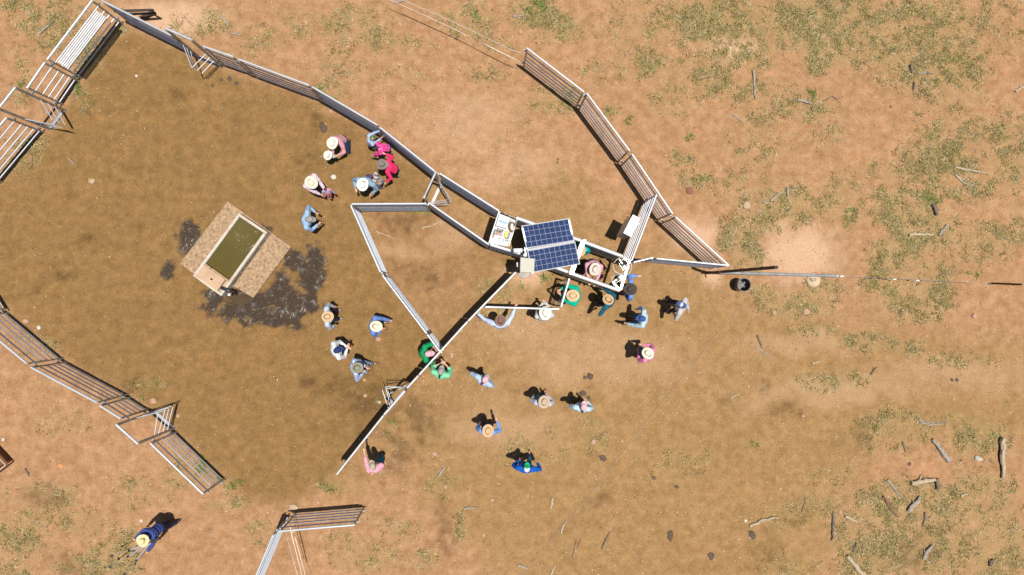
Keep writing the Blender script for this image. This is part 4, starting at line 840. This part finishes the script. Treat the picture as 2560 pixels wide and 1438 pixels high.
    bm = bmesh.new(); blob(bm, L_(hc + hu * .055 * s - hf * .012 * s), (.088 * s, .104 * s, .085 * s), HM); blob(bm, L_(hc - hf * .05 * s - hu * .0 * s), (.075 * s, .06 * s, .09 * s if hair else .06 * s), HM)
    if tail: capsule(bm, L_(hc - hf * .10 * s + hu * .02), L_(hc - hf * .17 * s - hu * .09 * s), .032 * s, .022 * s)
    put('hair', remesh(bm, .012, .005, 9), hair or M_HAIRB, t)
    if hat and hat[0] == 'hat': make_hat(t, hc + hu * (.085 * s), ha, felt(*hat[1]), mat('hat_band_' + hat[1][0], tuple(q * .75 for q in hat[1][1]), .7), br=hat[2] * .94, pitch=-(lk + ln) * .35, side=hat[3] if len(hat) > 3 else .28)
    elif hat and hat[0] == 'cap': make_cap(t, hc + hu * (.075 * s) - hf * .005, ha, hat[1], hat[2], .107 * s, hat[3] if len(hat) > 3 else None, -(lk + ln) * .5)
    return t
M_JEANS = fabric('denim_jeans', (.035, .085, .19)); M_DJEANS = fabric('dark_jeans', (.02, .035, .08)); M_KHAKI = fabric('khaki', (.3, .24, .15)); M_BLKT = fabric('black_trousers', (.02, .02, .025)); M_LJEANS = fabric('pale_jeans', (.17, .27, .38)); M_TJEANS = fabric('teal_jeans', (.02, .20, .36))
M_HAIRB = mat('brown_hair', (.07, .04, .025), .6, 0, .3, 40); M_HAIRK = mat('dark_hair', (.025, .016, .013), .5, 0, .3, 40); M_HAIRG = mat('grey_hair', (.38, .36, .33), .6, 0, .2, 40); M_HAIRR = mat('auburn_hair', (.14, .05, .025), .5, 0, .3, 40)
F = fabric
CREAM = ('cream', (.74, .66, .48)); PALEC = ('pale', (.74, .69, .58)); WHITEH = ('white', (.76, .73, .66)); TANH = ('tan', (.50, .32, .17)); TAN2 = ('light_tan', (.56, .38, .22)); STRAW = ('straw', (.72, .58, .32)); BRN = ('reddish_brown', (.20, .115, .085)); DKB = ('dark_brown', (.055, .042, .035)); GBR = ('grey_brown', (.21, .175, .155)); OLV = ('olive_grey', (.24, .235, .17)); SAND = ('sand', (.60, .42, .24)); BUFF = ('buff', (.48, .36, .25))
C_WHITE = F('white_cloth', (.72, .72, .72)); C_PINKC = F('pink_cap', (.78, .45, .50)); C_NAVY = F('navy_cap', (.03, .05, .16)); C_GREYC = F('grey_cap', (.32, .31, .30)); C_KHC = F('khaki_cap', (.42, .38, .28)); C_GREENC = F('green_cap', (.02, .35, .12)); C_BLUEC = F('blue_cap', (.05, .10, .30)); C_CAMO = F('camouflage_cap', (.25, .25, .12), 'spots', (.03, .10, .03), (.5, .42, .28)); C_PURP = F('purple_navy_cap', (.08, .06, .13))
person('crouching adult in a pale cowboy hat and pink shirt holding a toddler', (830.6, 360), (-.55, .85), ('hat', PALEC, .20, .35), F('dusty_pink', (.55, .28, .33)), M_DJEANS, ht=1.6, lean=26, crouch=.5, lh=(846, 388, .75), rh=(834, 391, .72), vest=None, group='people with children by the upper fence', look=5)
person('toddler in a cream hat and white shirt in the arms of the crouching adult', (820, 388), (-.6, .9), ('hat', PALEC, .155, .2), F('white_blue_toddler', (.55, .60, .72)), M_DJEANS, ht=.98, lean=10, group='small children', cat='child', lh=(832, 394, .5), rh=(820, 399, .5))
person('person in a cream cowboy hat and pink checked shirt carrying a small child', (777.5, 456), (.75, .65), ('hat', CREAM, .205, .32), F('pink_white_check', (.66, .55, .62), 'plaid', (.65, .25, .38), (.75, .75, .8)), M_JEANS, lean=16, lh=(812, 474, 1.05), rh=(800, 486, 1.0), group='people with children by the upper fence')
person('small child in pink carried by the adult in the checked shirt', (812, 472), (.3, 1), None, F('bright_pink', (.80, .22, .30), 'spots', (.1, .4, .55), (.8, .3, .4)), F('pink_leggings', (.80, .22, .30)), ht=.9, carry_z=.45, lean=-14, hair=M_HAIRB, group='small children', cat='child', lf=(821, 496), rf=(823, 492))
person('child in a camouflage cap and blue shirt reaching up to the fence', (930, 344), (.8, -.3), ('cap', C_CAMO, C_CAMO), F('light_blue_child', (.36, .45, .62)), M_JEANS, ht=1.25, lean=12, lh=(950, 327, 1.15), rh=(952, 346, .8), group='children by the upper fence', cat='child')
person('dark haired girl in a patterned magenta top bending forward', (933, 373), (-.9, .35), None, F('magenta_pattern', (.75, .06, .28), 'spots', (.85, .15, .40), (.55, .03, .2)), M_JEANS, ht=1.35, lean=38, hair=M_HAIRK, tail=True, lh=(926, 390, .62), rh=(944, 392, .7), group='children by the upper fence', cat='child')
person('person in a grey brown hat and hot pink shirt reaching both ways', (955, 411), (-.95, -.1), ('hat', GBR, .19, .25), F('hot_pink', (.80, .035, .14)), M_DJEANS, ht=1.5, lean=24, rh=(965, 386, 1.05), lh=(966, 455, .9), sleeve='long', group='people with children by the upper fence')
person('person in a white cowboy hat and light blue denim shirt', (906.5, 461), (-.1, .3), ('hat', WHITEH, .205, .24), F('light_denim', (.24, .36, .48)), M_DJEANS, lean=14, rh=(889, 470, 1.15), lh=(930, 484, 1.0), slim=1.12, group='people with children by the upper fence')
person('child in a purple navy cap and floral shirt behind the denim shirt', (924, 441), (-.9, -.25), ('cap', C_PURP, C_PURP), F('floral', (.50, .46, .40), 'spots', (.10, .12, .22), (.75, .42, .2)), M_LJEANS, ht=1.35, lean=18, lh=(935, 468, .7), group='children by the upper fence', cat='child')
person('person in a grey cap and light blue shirt looking down', (771, 547.5), (1, .05), ('cap', C_GREYC, C_GREYC), F('sky_blue_shirt', (.30, .46, .68)), M_DJEANS, lean=14, rh=(794, 562, 1.05), lh=(788, 530, 1.05), hair=M_HAIRG, slim=1.15, look=25)
person('person in a tan hat and pale striped shirt above two grey boots', (817.4, 792), (1, -.05), ('hat', TAN2, .185, .12), F('pale_blue_stripe', (.50, .58, .68), 'stripe', (.3, .38, .5)), M_DJEANS, lean=5, lf=(842, 775), rf=(846, 797), boots=mat('grey_boots', (.13, .12, .11), .5), slim=1.15)
person('person in a cream hat and blue shirt striding with one leg out', (939.5, 816), (.98, .12), ('hat', CREAM, .19, .2), F('mid_blue_shirt', (.13, .24, .56)), F('blue_jeans', (.04, .13, .30)), lean=10, lh=(974, 801, 1.0), rh=(952, 826, 1.0), rf=(978, 826), lf=(958, 806), slim=1.1)
person('person in a navy cap and white shirt holding both hands out', (842.5, 876), (.9, -.35), ('cap', C_NAVY, C_NAVY), F('off_white_shirt', (.62, .64, .66)), F('blue_jeans', (.04, .13, .30)), lean=10, lh=(866, 866, 1.15), rh=(868, 872, 1.15), lf=(866, 852), rf=(858, 856), grip=False, slim=1.12)
person('person in an olive grey hat and blue checked shirt with one knee forward', (892.5, 920), (1, -.15), ('hat', OLV, .185, .2), F('blue_check', (.28, .38, .62), 'plaid', (.08, .12, .4), (.6, .66, .75)), M_LJEANS, lean=12, crouch=.12, lh=(914, 917, .95), rh=(906, 934, 1.0), lf=(932, 910), rf=(918, 922))
person('woman in a dark green shirt and pink cap touching the inner fence', (1071.5, 885), (.95, -.1), ('cap', C_PINKC, C_PINKC), F('emerald_green', (.01, .30, .11)), M_DJEANS, lean=14, lh=(1089, 874, 1.35), rh=(1086, 892, 1.3), hair=M_HAIRR, sleeve='rolled')
person('person in a mint green shirt and grey cap leaning towards the dividing fence', (1102, 929), (.25, -1), ('cap', C_GREYC, C_GREYC), F('mint_green', (.20, .62, .36)), M_DJEANS, lean=10, lh=(1100, 910, 1.2), rh=(1114, 911, 1.2), hair=M_HAIRK, tail=True, sleeve='rolled', slim=1.1)
person('person in a pink and white cap with a brown ponytail and pale blue shirt', (1213, 950), (.55, -.8), ('cap', C_PINKC, C_GREYC), F('ice_blue_shirt', (.42, .54, .72)), M_DJEANS, lean=6, hair=M_HAIRR, tail=True, lh=(1192, 938, 1.0), rh=(1226, 952, .95), slim=1.1)
person('walking person in a buff hat with one tan boot forward beside the pink cap', (1360.5, 1006.5), (.12, -1), ('hat', BUFF, .20, .12), F('pale_blue_white', (.48, .55, .66)), F('teal_blue_jeans', (.03, .24, .42)), lean=4, rf=(1373, 968), lf=(1346, 992), rh=(1370, 990, 1.0), vest=F('navy_vest', (.02, .03, .08)), group='people spread over the open dirt')
person('person in a pink cap and pale blue shirt with elbows out wide', (1460, 1019), (.15, -1), ('cap', C_PINKC, C_PINKC), F('pale_aqua_shirt', (.45, .62, .72)), M_BLKT, lean=4, lh=(1444, 1014, 1.05), rh=(1467, 1004, 1.05), hair=M_HAIRR, tail=True, slim=1.05, group='people spread over the open dirt')
person('person in a sandy tan hat and blue shirt holding a hand out to the side', (1220, 1079), (.15, -1), ('hat', TAN2, .20, .1), F('cornflower_blue', (.16, .32, .70)), M_DJEANS, lean=3, rh=(1243, 1055, 1.15), grip=False, group='people spread over the open dirt')
person('walking man in a royal blue jacket and green and white cap', (1317.5, 1173), (.08, -1), ('cap', C_WHITE, C_GREENC, C_GREENC), F('royal_blue_jacket', (.008, .10, .48)), F('mid_blue_jeans', (.05, .16, .28)), lean=3, rf=(1329, 1124), lf=(1306, 1150), rh=(1344, 1158, 1.0), lh=(1298, 1152, 1.0), slim=1.25, clothes='jacket', group='people spread over the open dirt')
person('person in a light pink shirt and khaki cap gripping the dividing fence', (930.5, 1166), (-.35, -.95), ('cap', C_KHC, C_KHC), F('light_pink_shirt', (.72, .34, .42)), M_TJEANS, lean=14, lh=(909, 1124, 1.35), rh=(934, 1182, 1.1), lf=(958, 1140), rf=(952, 1134), hair=M_HAIRG, sleeve='rolled')
person('person in a reddish brown hat with both arms spread to the gates', (1251, 802), (0, -1), ('hat', BRN, .185, .12), F('very_pale_blue', (.50, .58, .78)), M_DJEANS, lean=8, lh=(1196, 786, 1.25), rh=(1289, 768, 1.35), slim=1.12, group='people working at the crush')
person('person in a wide cream hat and grey striped shirt with clasped hands', (1363.5, 784), (-.05, -1), ('hat', PALEC, .215, .12), F('grey_striped_shirt', (.48, .50, .52), 'stripe', (.62, .63, .65)), M_BLKT, lean=6, lh=(1357, 758, 1.15), rh=(1363, 757, 1.15), slim=1.12, group='people working at the crush')
person('person in a sandy hat and jade green shirt with folded arms over a gate', (1433, 739.5), (-1, -.1), ('hat', SAND, .21, .18), F('jade_green', (.0, .40, .26)), M_DJEANS, lean=12, rh=(1403, 723, 1.45), lh=(1402, 738, 1.45), slim=1.2, group='people working at the crush')
person('person in a stone coloured hat and pink shirt standing inside the crush', (1488, 673), (-.12, 1), ('hat', ('stone', (.60, .53, .44)), .205, .22), F('rose_pink_shirt', (.66, .34, .44)), M_DJEANS, lean=14, rh=(1473, 712, 1.2), lh=(1487, 713, 1.2), slim=1.05, vest=F('navy_vest', (.02, .03, .08)), group='people working at the crush')
person('person in a straw tan hat and dark teal shirt reaching to the crush', (1521.5, 749.5), (-.75, -.55), ('hat', ('wheat', (.50, .34, .17)), .18, .1), F('dark_teal_shirt', (.015, .10, .16)), M_DJEANS, lean=10, rh=(1500, 716, 1.15), lh=(1510, 778, 1.1), rf=(1498, 742), lf=(1496, 758), sleeve='rolled', slim=1.12, group='people working at the crush')
person('person in a dark brown hat and cornflower shirt outside the end frame', (1577.7, 723), (-1, 0), ('hat', DKB, .21, .2), F('cornflower_two', (.16, .28, .62)), M_DJEANS, lean=4, rh=(1592, 690, 1.2), lh=(1562, 735, 1.0), slim=1.12, grip=False, group='people working at the crush')
person('person in a tan hat and turquoise shirt half hidden by the solar panels', (1450, 632), (-.2, 1), ('hat', TAN2, .19, .15), F('turquoise_shirt', (.0, .42, .45)), M_DJEANS, lean=22, slim=1.0, group='people working at the crush', look=-10)
person('man in a blue cap and light blue shirt leaning forward beside the dark cap', (1606, 797), (-1, -.1), ('cap', C_BLUEC, C_BLUEC), F('washed_blue_shirt', (.42, .56, .66)), F('blue_jeans', (.04, .13, .30)), lean=10, rf=(1546, 800), lf=(1552, 812), lh=(1556, 808, .9), hair=M_HAIRG, slim=1.1, group='people right of the crush')
person('person in a blue and white cap and grey shirt with hands behind the back', (1708.5, 764), (-.9, -.4), ('cap', C_BLUEC, C_BLUEC, C_WHITE), F('warm_grey_shirt', (.50, .47, .45)), M_DJEANS, lean=4, rf=(1656, 744), lf=(1672, 782), lh=(1686, 786, 1.0), rh=(1722, 778, 1.0), slim=1.1, group='people right of the crush')
person('lone person in a cream hat and candy pink shirt on bare dirt', (1620.5, 884), (-.75, -.65), ('hat', ('ivory', (.74, .66, .52)), .195, .15), F('candy_pink_shirt', (.66, .22, .38)), F('blue_jeans', (.04, .13, .30)), lean=14, lh=(1596, 880, 1.1), rh=(1608, 862, 1.1), rf=(1592, 852), group='people right of the crush')
person('photographer in a straw hat and blue checked shirt carrying a tripod', (355, 1353.5), (-.72, .68), ('hat', STRAW, .215, .05), F('navy_check', (.02, .045, .20), 'plaid', (.07, .14, .42), (.10, .10, .28)), F('dark_navy_jeans', (.03, .04, .10)), ht=1.7, lean=14, lf=(462, 1302), rf=(424, 1318), rh=(338, 1347, 1.15), lh=(370, 1379, 1.15), group='person with a tripod')
# tripod held in front of the photographer
t = thing('camera_tripod', vup(G(350, 1375, 1.1), 0), 'silver tripod with spread legs carried by the photographer', 'tripod')
hub = G(378, 1356, 1.45)
for e in ((281, 1389.5), (277, 1417.5), (313, 1435)):
    E2 = G(e[0], e[1], .75 if e[0] != 277 else .6); m1 = lerp(hub, E2, .55); lg = MB().bar(hub, m1, .045).bar(lerp(hub, m1, .02) + Vector((0, 0, .03)), m1, .02).build('leg', M_GALV, t)
    MB().bar(m1, E2, .026).build('lower_leg', M_SILVER, lg); MB().bar(lerp(hub, E2, .53), lerp(hub, E2, .58), .06, .05, square=True).build('clamp', M_BLACK, lg, sm=False); MB().lathe(E2 - Vector((0, 0, .03)), [(.01, 0), (.04, .01), (.04, .05), (.015, .06)], 10).build('rubber_foot', M_BLACK, lg)
MB().bar(lerp(hub, G(281, 1389.5, .75), .5), lerp(hub, G(313, 1435, .75), .42), .02).build('spreader', M_BLACK, t)
MB().bar(hub, G(398, 1345, 1.4), .09, .09).build('head', M_BLACK, t); MB().bar(G(384, 1352, 1.5), G(363, 1363, 1.55), .02).build('pan_handle', M_BLACK, t)

# ------------------------------------------------------------------ stones, dung, sticks
def stone(x, y, r, col, label, ex=1.0, ang=0, flat=.5, name='stone', cat='stone', group='stones lying on the dirt'):
    rr = r / 75.9 * (.8 if name == 'stone' else .9); bm = bmesh.new(); bmesh.ops.create_icosphere(bm, subdivisions=3, radius=1); rs = random.Random(int(x * 7 + y)); o = Vector((rs.uniform(0, 50), rs.uniform(0, 50), 0))
    co = np.array([v.co for v in bm.verts]); f = 1 + (fbm(co[:, 0] * 1.6 + o.x + co[:, 2], co[:, 1] * 1.6 + o.y - co[:, 2], int(x) % 97, 3) - .5) * (.55 if name == 'stone' else 1.3)
    for v, k in zip(bm.verts, f): v.co = Vector((v.co.x * rr * k * ex, v.co.y * rr * k, max(v.co.z, -.3) * rr * k * flat))
    bm.transform(Matrix.Rotation(-ang, 4, 'Z')); me = bpy.data.meshes.new(name); bm.to_mesh(me); bm.free(); smooth(me); p = G(x, y, rr * .2 * flat)
    tag(put(name, me, mat('stone_' + '_'.join(str(int(c * 100)) for c in col), col, .85, 0, .2, 12, .5, 50), None, p), label, cat, group)
PK = (.45, .27, .18); TN = (.46, .33, .21); WH = (.60, .54, .46); DR = (.24, .10, .07); GY = (.40, .36, .32); OR = (.55, .25, .11); BR = (.30, .18, .11)
for a in [
 (833.5, 443, 8, WH, 'pale cobble between the pink checked shirt and the white hat', 1.1, 1.2, .7), (341, 190, 4, WH, 'small white stone inside the yard near the top left corner'), (229, 453, 8, TN, 'tan stone lying alone in the upper left of the yard', 1.3),
 (383, 1003, 9, PK, 'pinkish stone against the fence above the lower left gateway', 1.2), (445, 1040, 6, PK, 'pink stone at the tip of the lower left spear rods'), (64, 803, 7, PK, 'pink stone below the fence at the left edge', 1.3), (97, 819, 6, WH, 'white stone beside the fence below the left edge stones'),
 (151, 1165, 8, OR, 'orange stone on the open ground at lower left', 1.3), (353, 1302, 5, WH, 'white stone just above the photographer'), (525, 1327, 5, BR, 'brown stone right of the photographer shadow'), (8, 1099, 5, WH, 'white stone at the left edge above the rusty tray'), (124, 1155, 4, BR, 'small brown stone beside the orange one'),
 (1129, 889, 8, PK, 'pink stone to the right of the mint green shirt', .8), (945, 848, 7, PK, 'pink stone under the cream hat and blue shirt', 1.2), (911, 950, 5, PK, 'pink stone just below the olive grey hat'), (913, 989, 6, PK, 'pink stone left of the dividing gateway'), (948, 1006, 6, TN, 'tan stone beside the feet of the dividing gateway'),
 (1484, 1105, 9, PK, 'pink stone in the straw patch right of the royal blue jacket'), (1512, 1085, 7, BR, 'brown stone half in shadow above the pink one', 1.2), (1086, 1134, 7, PK, 'pinkish stone in the churned earth below the mint shirt', 1.2), (1209, 1338, 7, PK, 'wedge of pink stone near the bottom edge', .8), (1113, 1217, 6, PK, 'pink stone at the top of the green tuft line'),
 (1725, 477, 11, DR, 'dark red stone right of the diagonal panel', 1.1, .6), (1867, 513, 13, TN, 'large egg shaped tan stone in the dry grass', 1.0, 0, .5), (1301, 79, 7, PK, 'red stone above the wired end of the right wing', .9), (1161, 90, 5, OR, 'orange stone lying under the two pale wires'),
 (2016, 779, 11, PK, 'pink boulder in the grass below the round footing', 1.1), (1935, 781, 8, PK, 'small pink stone left of the pink boulder'), (2435, 790, 9, PK, 'pink stone on red soil near the right edge', .9, 0, .6), (2227, 267, 5, DR, 'tiny dark stone alone on the red soil'), (2445, 1146, 8, (.44, .40, .35), 'long pale flat stone between the log and the split branch', 1.7, .35),
 (1655, 869, 5, PK, 'pale stone beside the candy pink shirt'), (2008, 1040, 5, PK, 'small pink stone in the dark patch at right', 1.2), (1950, 1222, 5, PK, 'small pink stone above the curved bark strip'), (1864, 1302, 5, WH, 'small white stone left of the curved bark strip'), (2100, 1281, 6, PK, 'small pink stone at the head of the upright stick'),
 (733, 1269, 10, TN, 'tan rock behind the post of the lone bottom panel', 1.4), (795, 1256, 6, PK, 'small stone above the lone bottom panel'), (827, 278, 6, PK, 'pink stone outside the upper fence bend'), (1310, 686, 13, GY, 'flat grey stone in front of the cream box', 1.6, .1, .25), (2161, 1432, 6, OR, 'orange stone near the bottom edge at right'), (1231, 1250, 5, TN, 'pale pebble sized stone near the grey split stick')]:
    stone(*a)
for a in [(807, 318, 10, 'dark dung pat near the upper fence', 1.2, 1.2), (1476, 940, 9, 'dark dung pat on open dirt right of the buff hat'), (1462, 944, 5, 'small greenish dung blob beside the larger pat'), (1507, 1145, 9, 'dark round dung pat right of the pink stone'), (1777, 1391, 8, 'large crumbly dung pat near the bottom edge', 1.2, 1.2), (1880, 1337, 9, 'purple brown dung pat below the curved bark strip', 1.5, .9),
          (1676, 1340, 8, 'two part dung pat left of the curved bark strip', 1.9, 1.5), (1692, 1217, 6, 'small dark dung pat on the plain dirt'), (1635, 1195, 5, 'smallest dung pat up and left of the round one'), (532, 214, 4, 'leftmost of four little pats by the top gateway'), (554, 200, 5, 'second of four little pats by the top gateway'), (574, 197, 6, 'largest of four little pats by the top gateway'),
          (591, 209, 5, 'rightmost of four little pats by the top gateway'), (2380, 950, 5, 'left one of two pats on the pale track'), (2392, 950, 5, 'right one of two pats on the pale track'), (2274, 1160, 5, 'dark pat between the bleached sticks at right'), (1457, 983, 9, 'brown dung pat above the pink cap with elbows out', 1.1), (1470, 995, 7, 'second brown pat touching the elbow of the aqua shirt')]:
    stone(a[0], a[1], a[2], (.10, .066, .045), a[3], *(a[4:] or ()), flat=.18, name='dung_pat', cat='dung', group='dung pats on the dirt')
M_WOODG = mat('weathered_grey_wood', (.36, .31, .26), .9, 0, .25, 14, .8, 60, dirt=((.12, .09, .07), 18, .7)); M_WOODD = mat('dark_weathered_wood', (.17, .13, .10), .9, 0, .3, 14, .8, 60); M_WOODP = mat('pale_bleached_wood', (.46, .37, .26), .9, 0, .2, 14, .6, 60, dirt=((.25, .18, .12), 18, .6))
def stick(pts, w, label, m=None, w2=None):
    w = w / 88; w2 = w * .35 if w2 is None else w2 / 88; P = [G(x, y, w * .35) for x, y in pts]; rs = random.Random(int(pts[0][0] * 3 + pts[0][1])); out = []; rad = []
    n = 8
    for i in range(n + 1):
        f = i / n * (len(P) - 1); j = min(int(f), len(P) - 2); p = lerp(P[j], P[j + 1], f - j); q = (P[j + 1] - P[j]).normalized(); k = (P[-1] - P[0]).length * .03
        out.append(p + Vector((-q.y, q.x, 0)) * rs.uniform(-k, k) + Vector((0, 0, rs.uniform(0, .25) * w))); rad.append((w + (w2 - w) * i / n) / 2 * rs.uniform(.85, 1.15))
    mb = MB().tube(out, rad, 7)
    if w > .05:
        a = out[3]; b_ = a + (out[5] - out[3]).normalized() * .12 + Vector((-(out[5] - out[3]).normalized().y, (out[5] - out[3]).normalized().x, 0)) * w * 1.2; mb.bar(a, b_, w * .35, w * .3, 6, w2=w * .12)
        for s_ in (-1, 1): q = (out[-1] - out[0]).normalized(); sd = Vector((-q.y, q.x, 0)) * s_ * w * .22; mb.bar(out[1] + sd + Vector((0, 0, w * .15)), out[-2] + sd * .8 + Vector((0, 0, w * .1)), w * .3, w * .35, 6, w2=w * .15)
    tag(mb.build('fallen_branch' if w > .04 else 'dry_stick', m or M_WOODG, None, loc=vup(P[0], 0)), label, 'branch' if w > .04 else 'stick', 'fallen wood on the ground')
g, d_, p_ = M_WOODG, M_WOODD, M_WOODP
for a in [
 ([(1885, 176), (1888, 248)], 7, 'grey upright log standing out on the red soil', g, 4), ([(1748, 199), (1770, 195), (1794, 186)], 4, 'thin dark stick left of the upright grey log', d_), ([(1993, 249), (2028, 259)], 8, 'short stubby grey chunk in the upper grass', g, 5), ([(2059, 253), (2080, 240), (2094, 250)], 4, 'hooked dark stick right of the stubby chunk', d_),
 ([(1833, 286), (1856, 305)], 5, 'short grey stick below the dark slanting stick', g), ([(2388, 419), (2430, 425), (2473, 437)], 6, 'long bleached stick in the green right hand grass', p_), ([(2388, 437), (2405, 456), (2444, 470)], 6, 'curved bleached stick under the long straight one', p_), ([(1926, 503), (1957, 477)], 7, 'slanting grey stick in the grass patch near the egg stone', g, 5), ([(1968, 468), (1970, 490)], 8, 'stubby upright chunk beside the slanting grey stick', g, 6), ([(1906, 504), (1920, 511)], 6, 'little grey chip at the foot of the slanting stick', g, 4),
 ([(2347, 588), (2368, 562)], 8, 'short thick grey stick on bare red soil', g, 6), ([(2272, 588), (2300, 585), (2332, 587)], 9, 'pale horizontal log half buried in grass', p_, 6), ([(2334, 512), (2342, 538)], 13, 'dark blackened stump in the grass', d_, 9), ([(2295, 186), (2315, 178), (2332, 184)], 5, 'forked grey twig beside the dark standing chunk', g), ([(2276, 161), (2281, 182)], 9, 'dark standing chunk above the forked twig', d_, 6), ([(2286, 205), (2284, 226)], 7, 'dark chunk below the forked twig', d_), ([(2538, 229), (2562, 214)], 7, 'pale stick cut by the right edge high up', p_, 6),
 ([(1893, 838), (1899, 855), (1905, 871)], 5, 'dark thin stick below the black drum', d_), ([(2030, 909), (2051, 903)], 6, 'small pale wedge of wood at centre right', p_), ([(2178, 936), (2184, 926), (2192, 918)], 6, 'bent dark chip of wood at centre right', d_), ([(1826, 994), (1849, 984)], 5, 'small pale splinter on plain dirt', p_), ([(1888, 869), (1915, 885), (1940, 897)], 4, 'long faint twig below the dark thin stick', g),
 ([(2296, 1048), (2320, 1064), (2369, 1055)], 7, 'bent grey branch shaped like a shallow v', g), ([(2332, 1098), (2352, 1124), (2373, 1153)], 11, 'split weathered branch pointing down right', g, 15), ([(2507, 1094), (2507, 1140), (2508, 1196)], 17, 'big weathered log near the right edge', p_, 9), ([(2277, 1209), (2305, 1203), (2337, 1197)], 14, 'thick buff branch lying level in the lower right grass', p_, 10), ([(2340, 1196), (2345, 1215), (2343, 1224)], 11, 'dark knotty stump at the end of the buff branch', d_, 8),
 ([(2219, 1199), (2236, 1222), (2256, 1245)], 7, 'grey pointed branch slanting down right', g), ([(2209, 1241), (2224, 1268), (2244, 1292)], 9, 'reddish bark branch with a pale broken end', mat('reddish_bark', (.24, .13, .08), .9, 0, .3, 14, .6, 50), 5), ([(2271, 1278), (2280, 1262), (2294, 1256), (2300, 1241)], 12, 'gnarled dark grey root with a black hollow', g, 9), ([(2312, 1281), (2314, 1297), (2306, 1315)], 6, 'curved dark stick below the gnarled root', d_), ([(2084, 1280), (2083, 1315), (2080, 1352)], 7, 'long upright dark stick at lower right', d_, 5), ([(1874, 1314), (1910, 1300), (1947, 1293)], 8, 'curved pale bark strip', p_, 4), ([(2113, 1290), (2142, 1304)], 8, 'short pale branch right of the upright dark stick', p_, 6),
 ([(2117, 1391), (2138, 1415), (2162, 1442)], 11, 'bleached branch leaving at the bottom edge', p_, 13), ([(2308, 1398), (2316, 1380), (2330, 1363)], 11, 'blue grey twisted root in the thick grass', g, 7), ([(2005, 1279), (2013, 1251)], 4, 'short dark stick beside the crumbly dung stain', d_), ([(2134, 1381), (2142, 1357)], 8, 'split brown chunk left of the twisted root', d_, 6), ([(1504, 1373), (1515, 1350), (1525, 1329)], 5, 'slanting dark stick right of the crossed sticks', d_), ([(2257, 1105), (2264, 1131)], 5, 'thin dark stick left of the split weathered branch', d_), ([(2476, 1416), (2475, 1405), (2485, 1398)], 9, 'dark curved bark cup near the bottom right corner', d_, 6), ([(2402, 1240), (2420, 1233)], 7, 'small pale broken piece in the right grass', p_),
 ([(1160, 1271), (1175, 1269), (1195, 1270)], 6, 'grey split stick on bare dirt near the bottom', g), ([(1381, 1244), (1378, 1271)], 7, 'stubby pale stick with a dark tip', p_, 5), ([(1403, 1333), (1408, 1315), (1415, 1302)], 6, 'pale slanting stick beside the ground wire', p_), ([(1431, 1398), (1436, 1370), (1441, 1350)], 3, 'long thin stick of the crossed pair', d_), ([(1443, 1370), (1453, 1345)], 4, 'short stick of the crossed pair', d_), ([(1294, 1413), (1319, 1421)], 7, 'blue grey stick near the bottom edge', g, 5), ([(1376, 1440), (1389, 1411)], 6, 'pale stick cut by the bottom edge', p_), ([(1097, 1190), (1113, 1167)], 9, 'grey bark scrap below the churned earth', g, 5),
 ([(62, 1171), (73, 1190)], 5, 'dark stick beside the rusty tray corner', d_, 4), ([(98, 83), (135, 53)], 6, 'grey stick under the green tuft at top left', g), ([(551, 38), (573, 65)], 5, 'slanting stick above the top gateway', g, 7), ([(578, 83), (606, 88)], 5, 'short level stick above the upper fence', g), ([(1054, 572), (1101, 555)], 4, 'pale stick of an angled pair in the inner pen', p_, 3), ([(1101, 555), (1105, 568)], 4, 'stub of the angled pair in the inner pen', p_, 3), ([(940, 580), (962, 587), (987, 597)], 4, 'pale twig under the flat top of the inner pen', p_), ([(986, 6), (1013, 1)], 6, 'grey chunk at the top edge between the wires', g), ([(1282, 41), (1310, 39)], 6, 'grey chunk near the top edge above the right wing', g), ([(558, 268), (553, 276)], 3, 'tiny chip in the upper left yard', g), ([(80, 383), (80, 425)], 3, 'thin upright stick inside the yard at the left', d_), ([(171, 396), (191, 414)], 4, 'pale slanting stick inside the yard at the left', g)]:
    stick(*a)
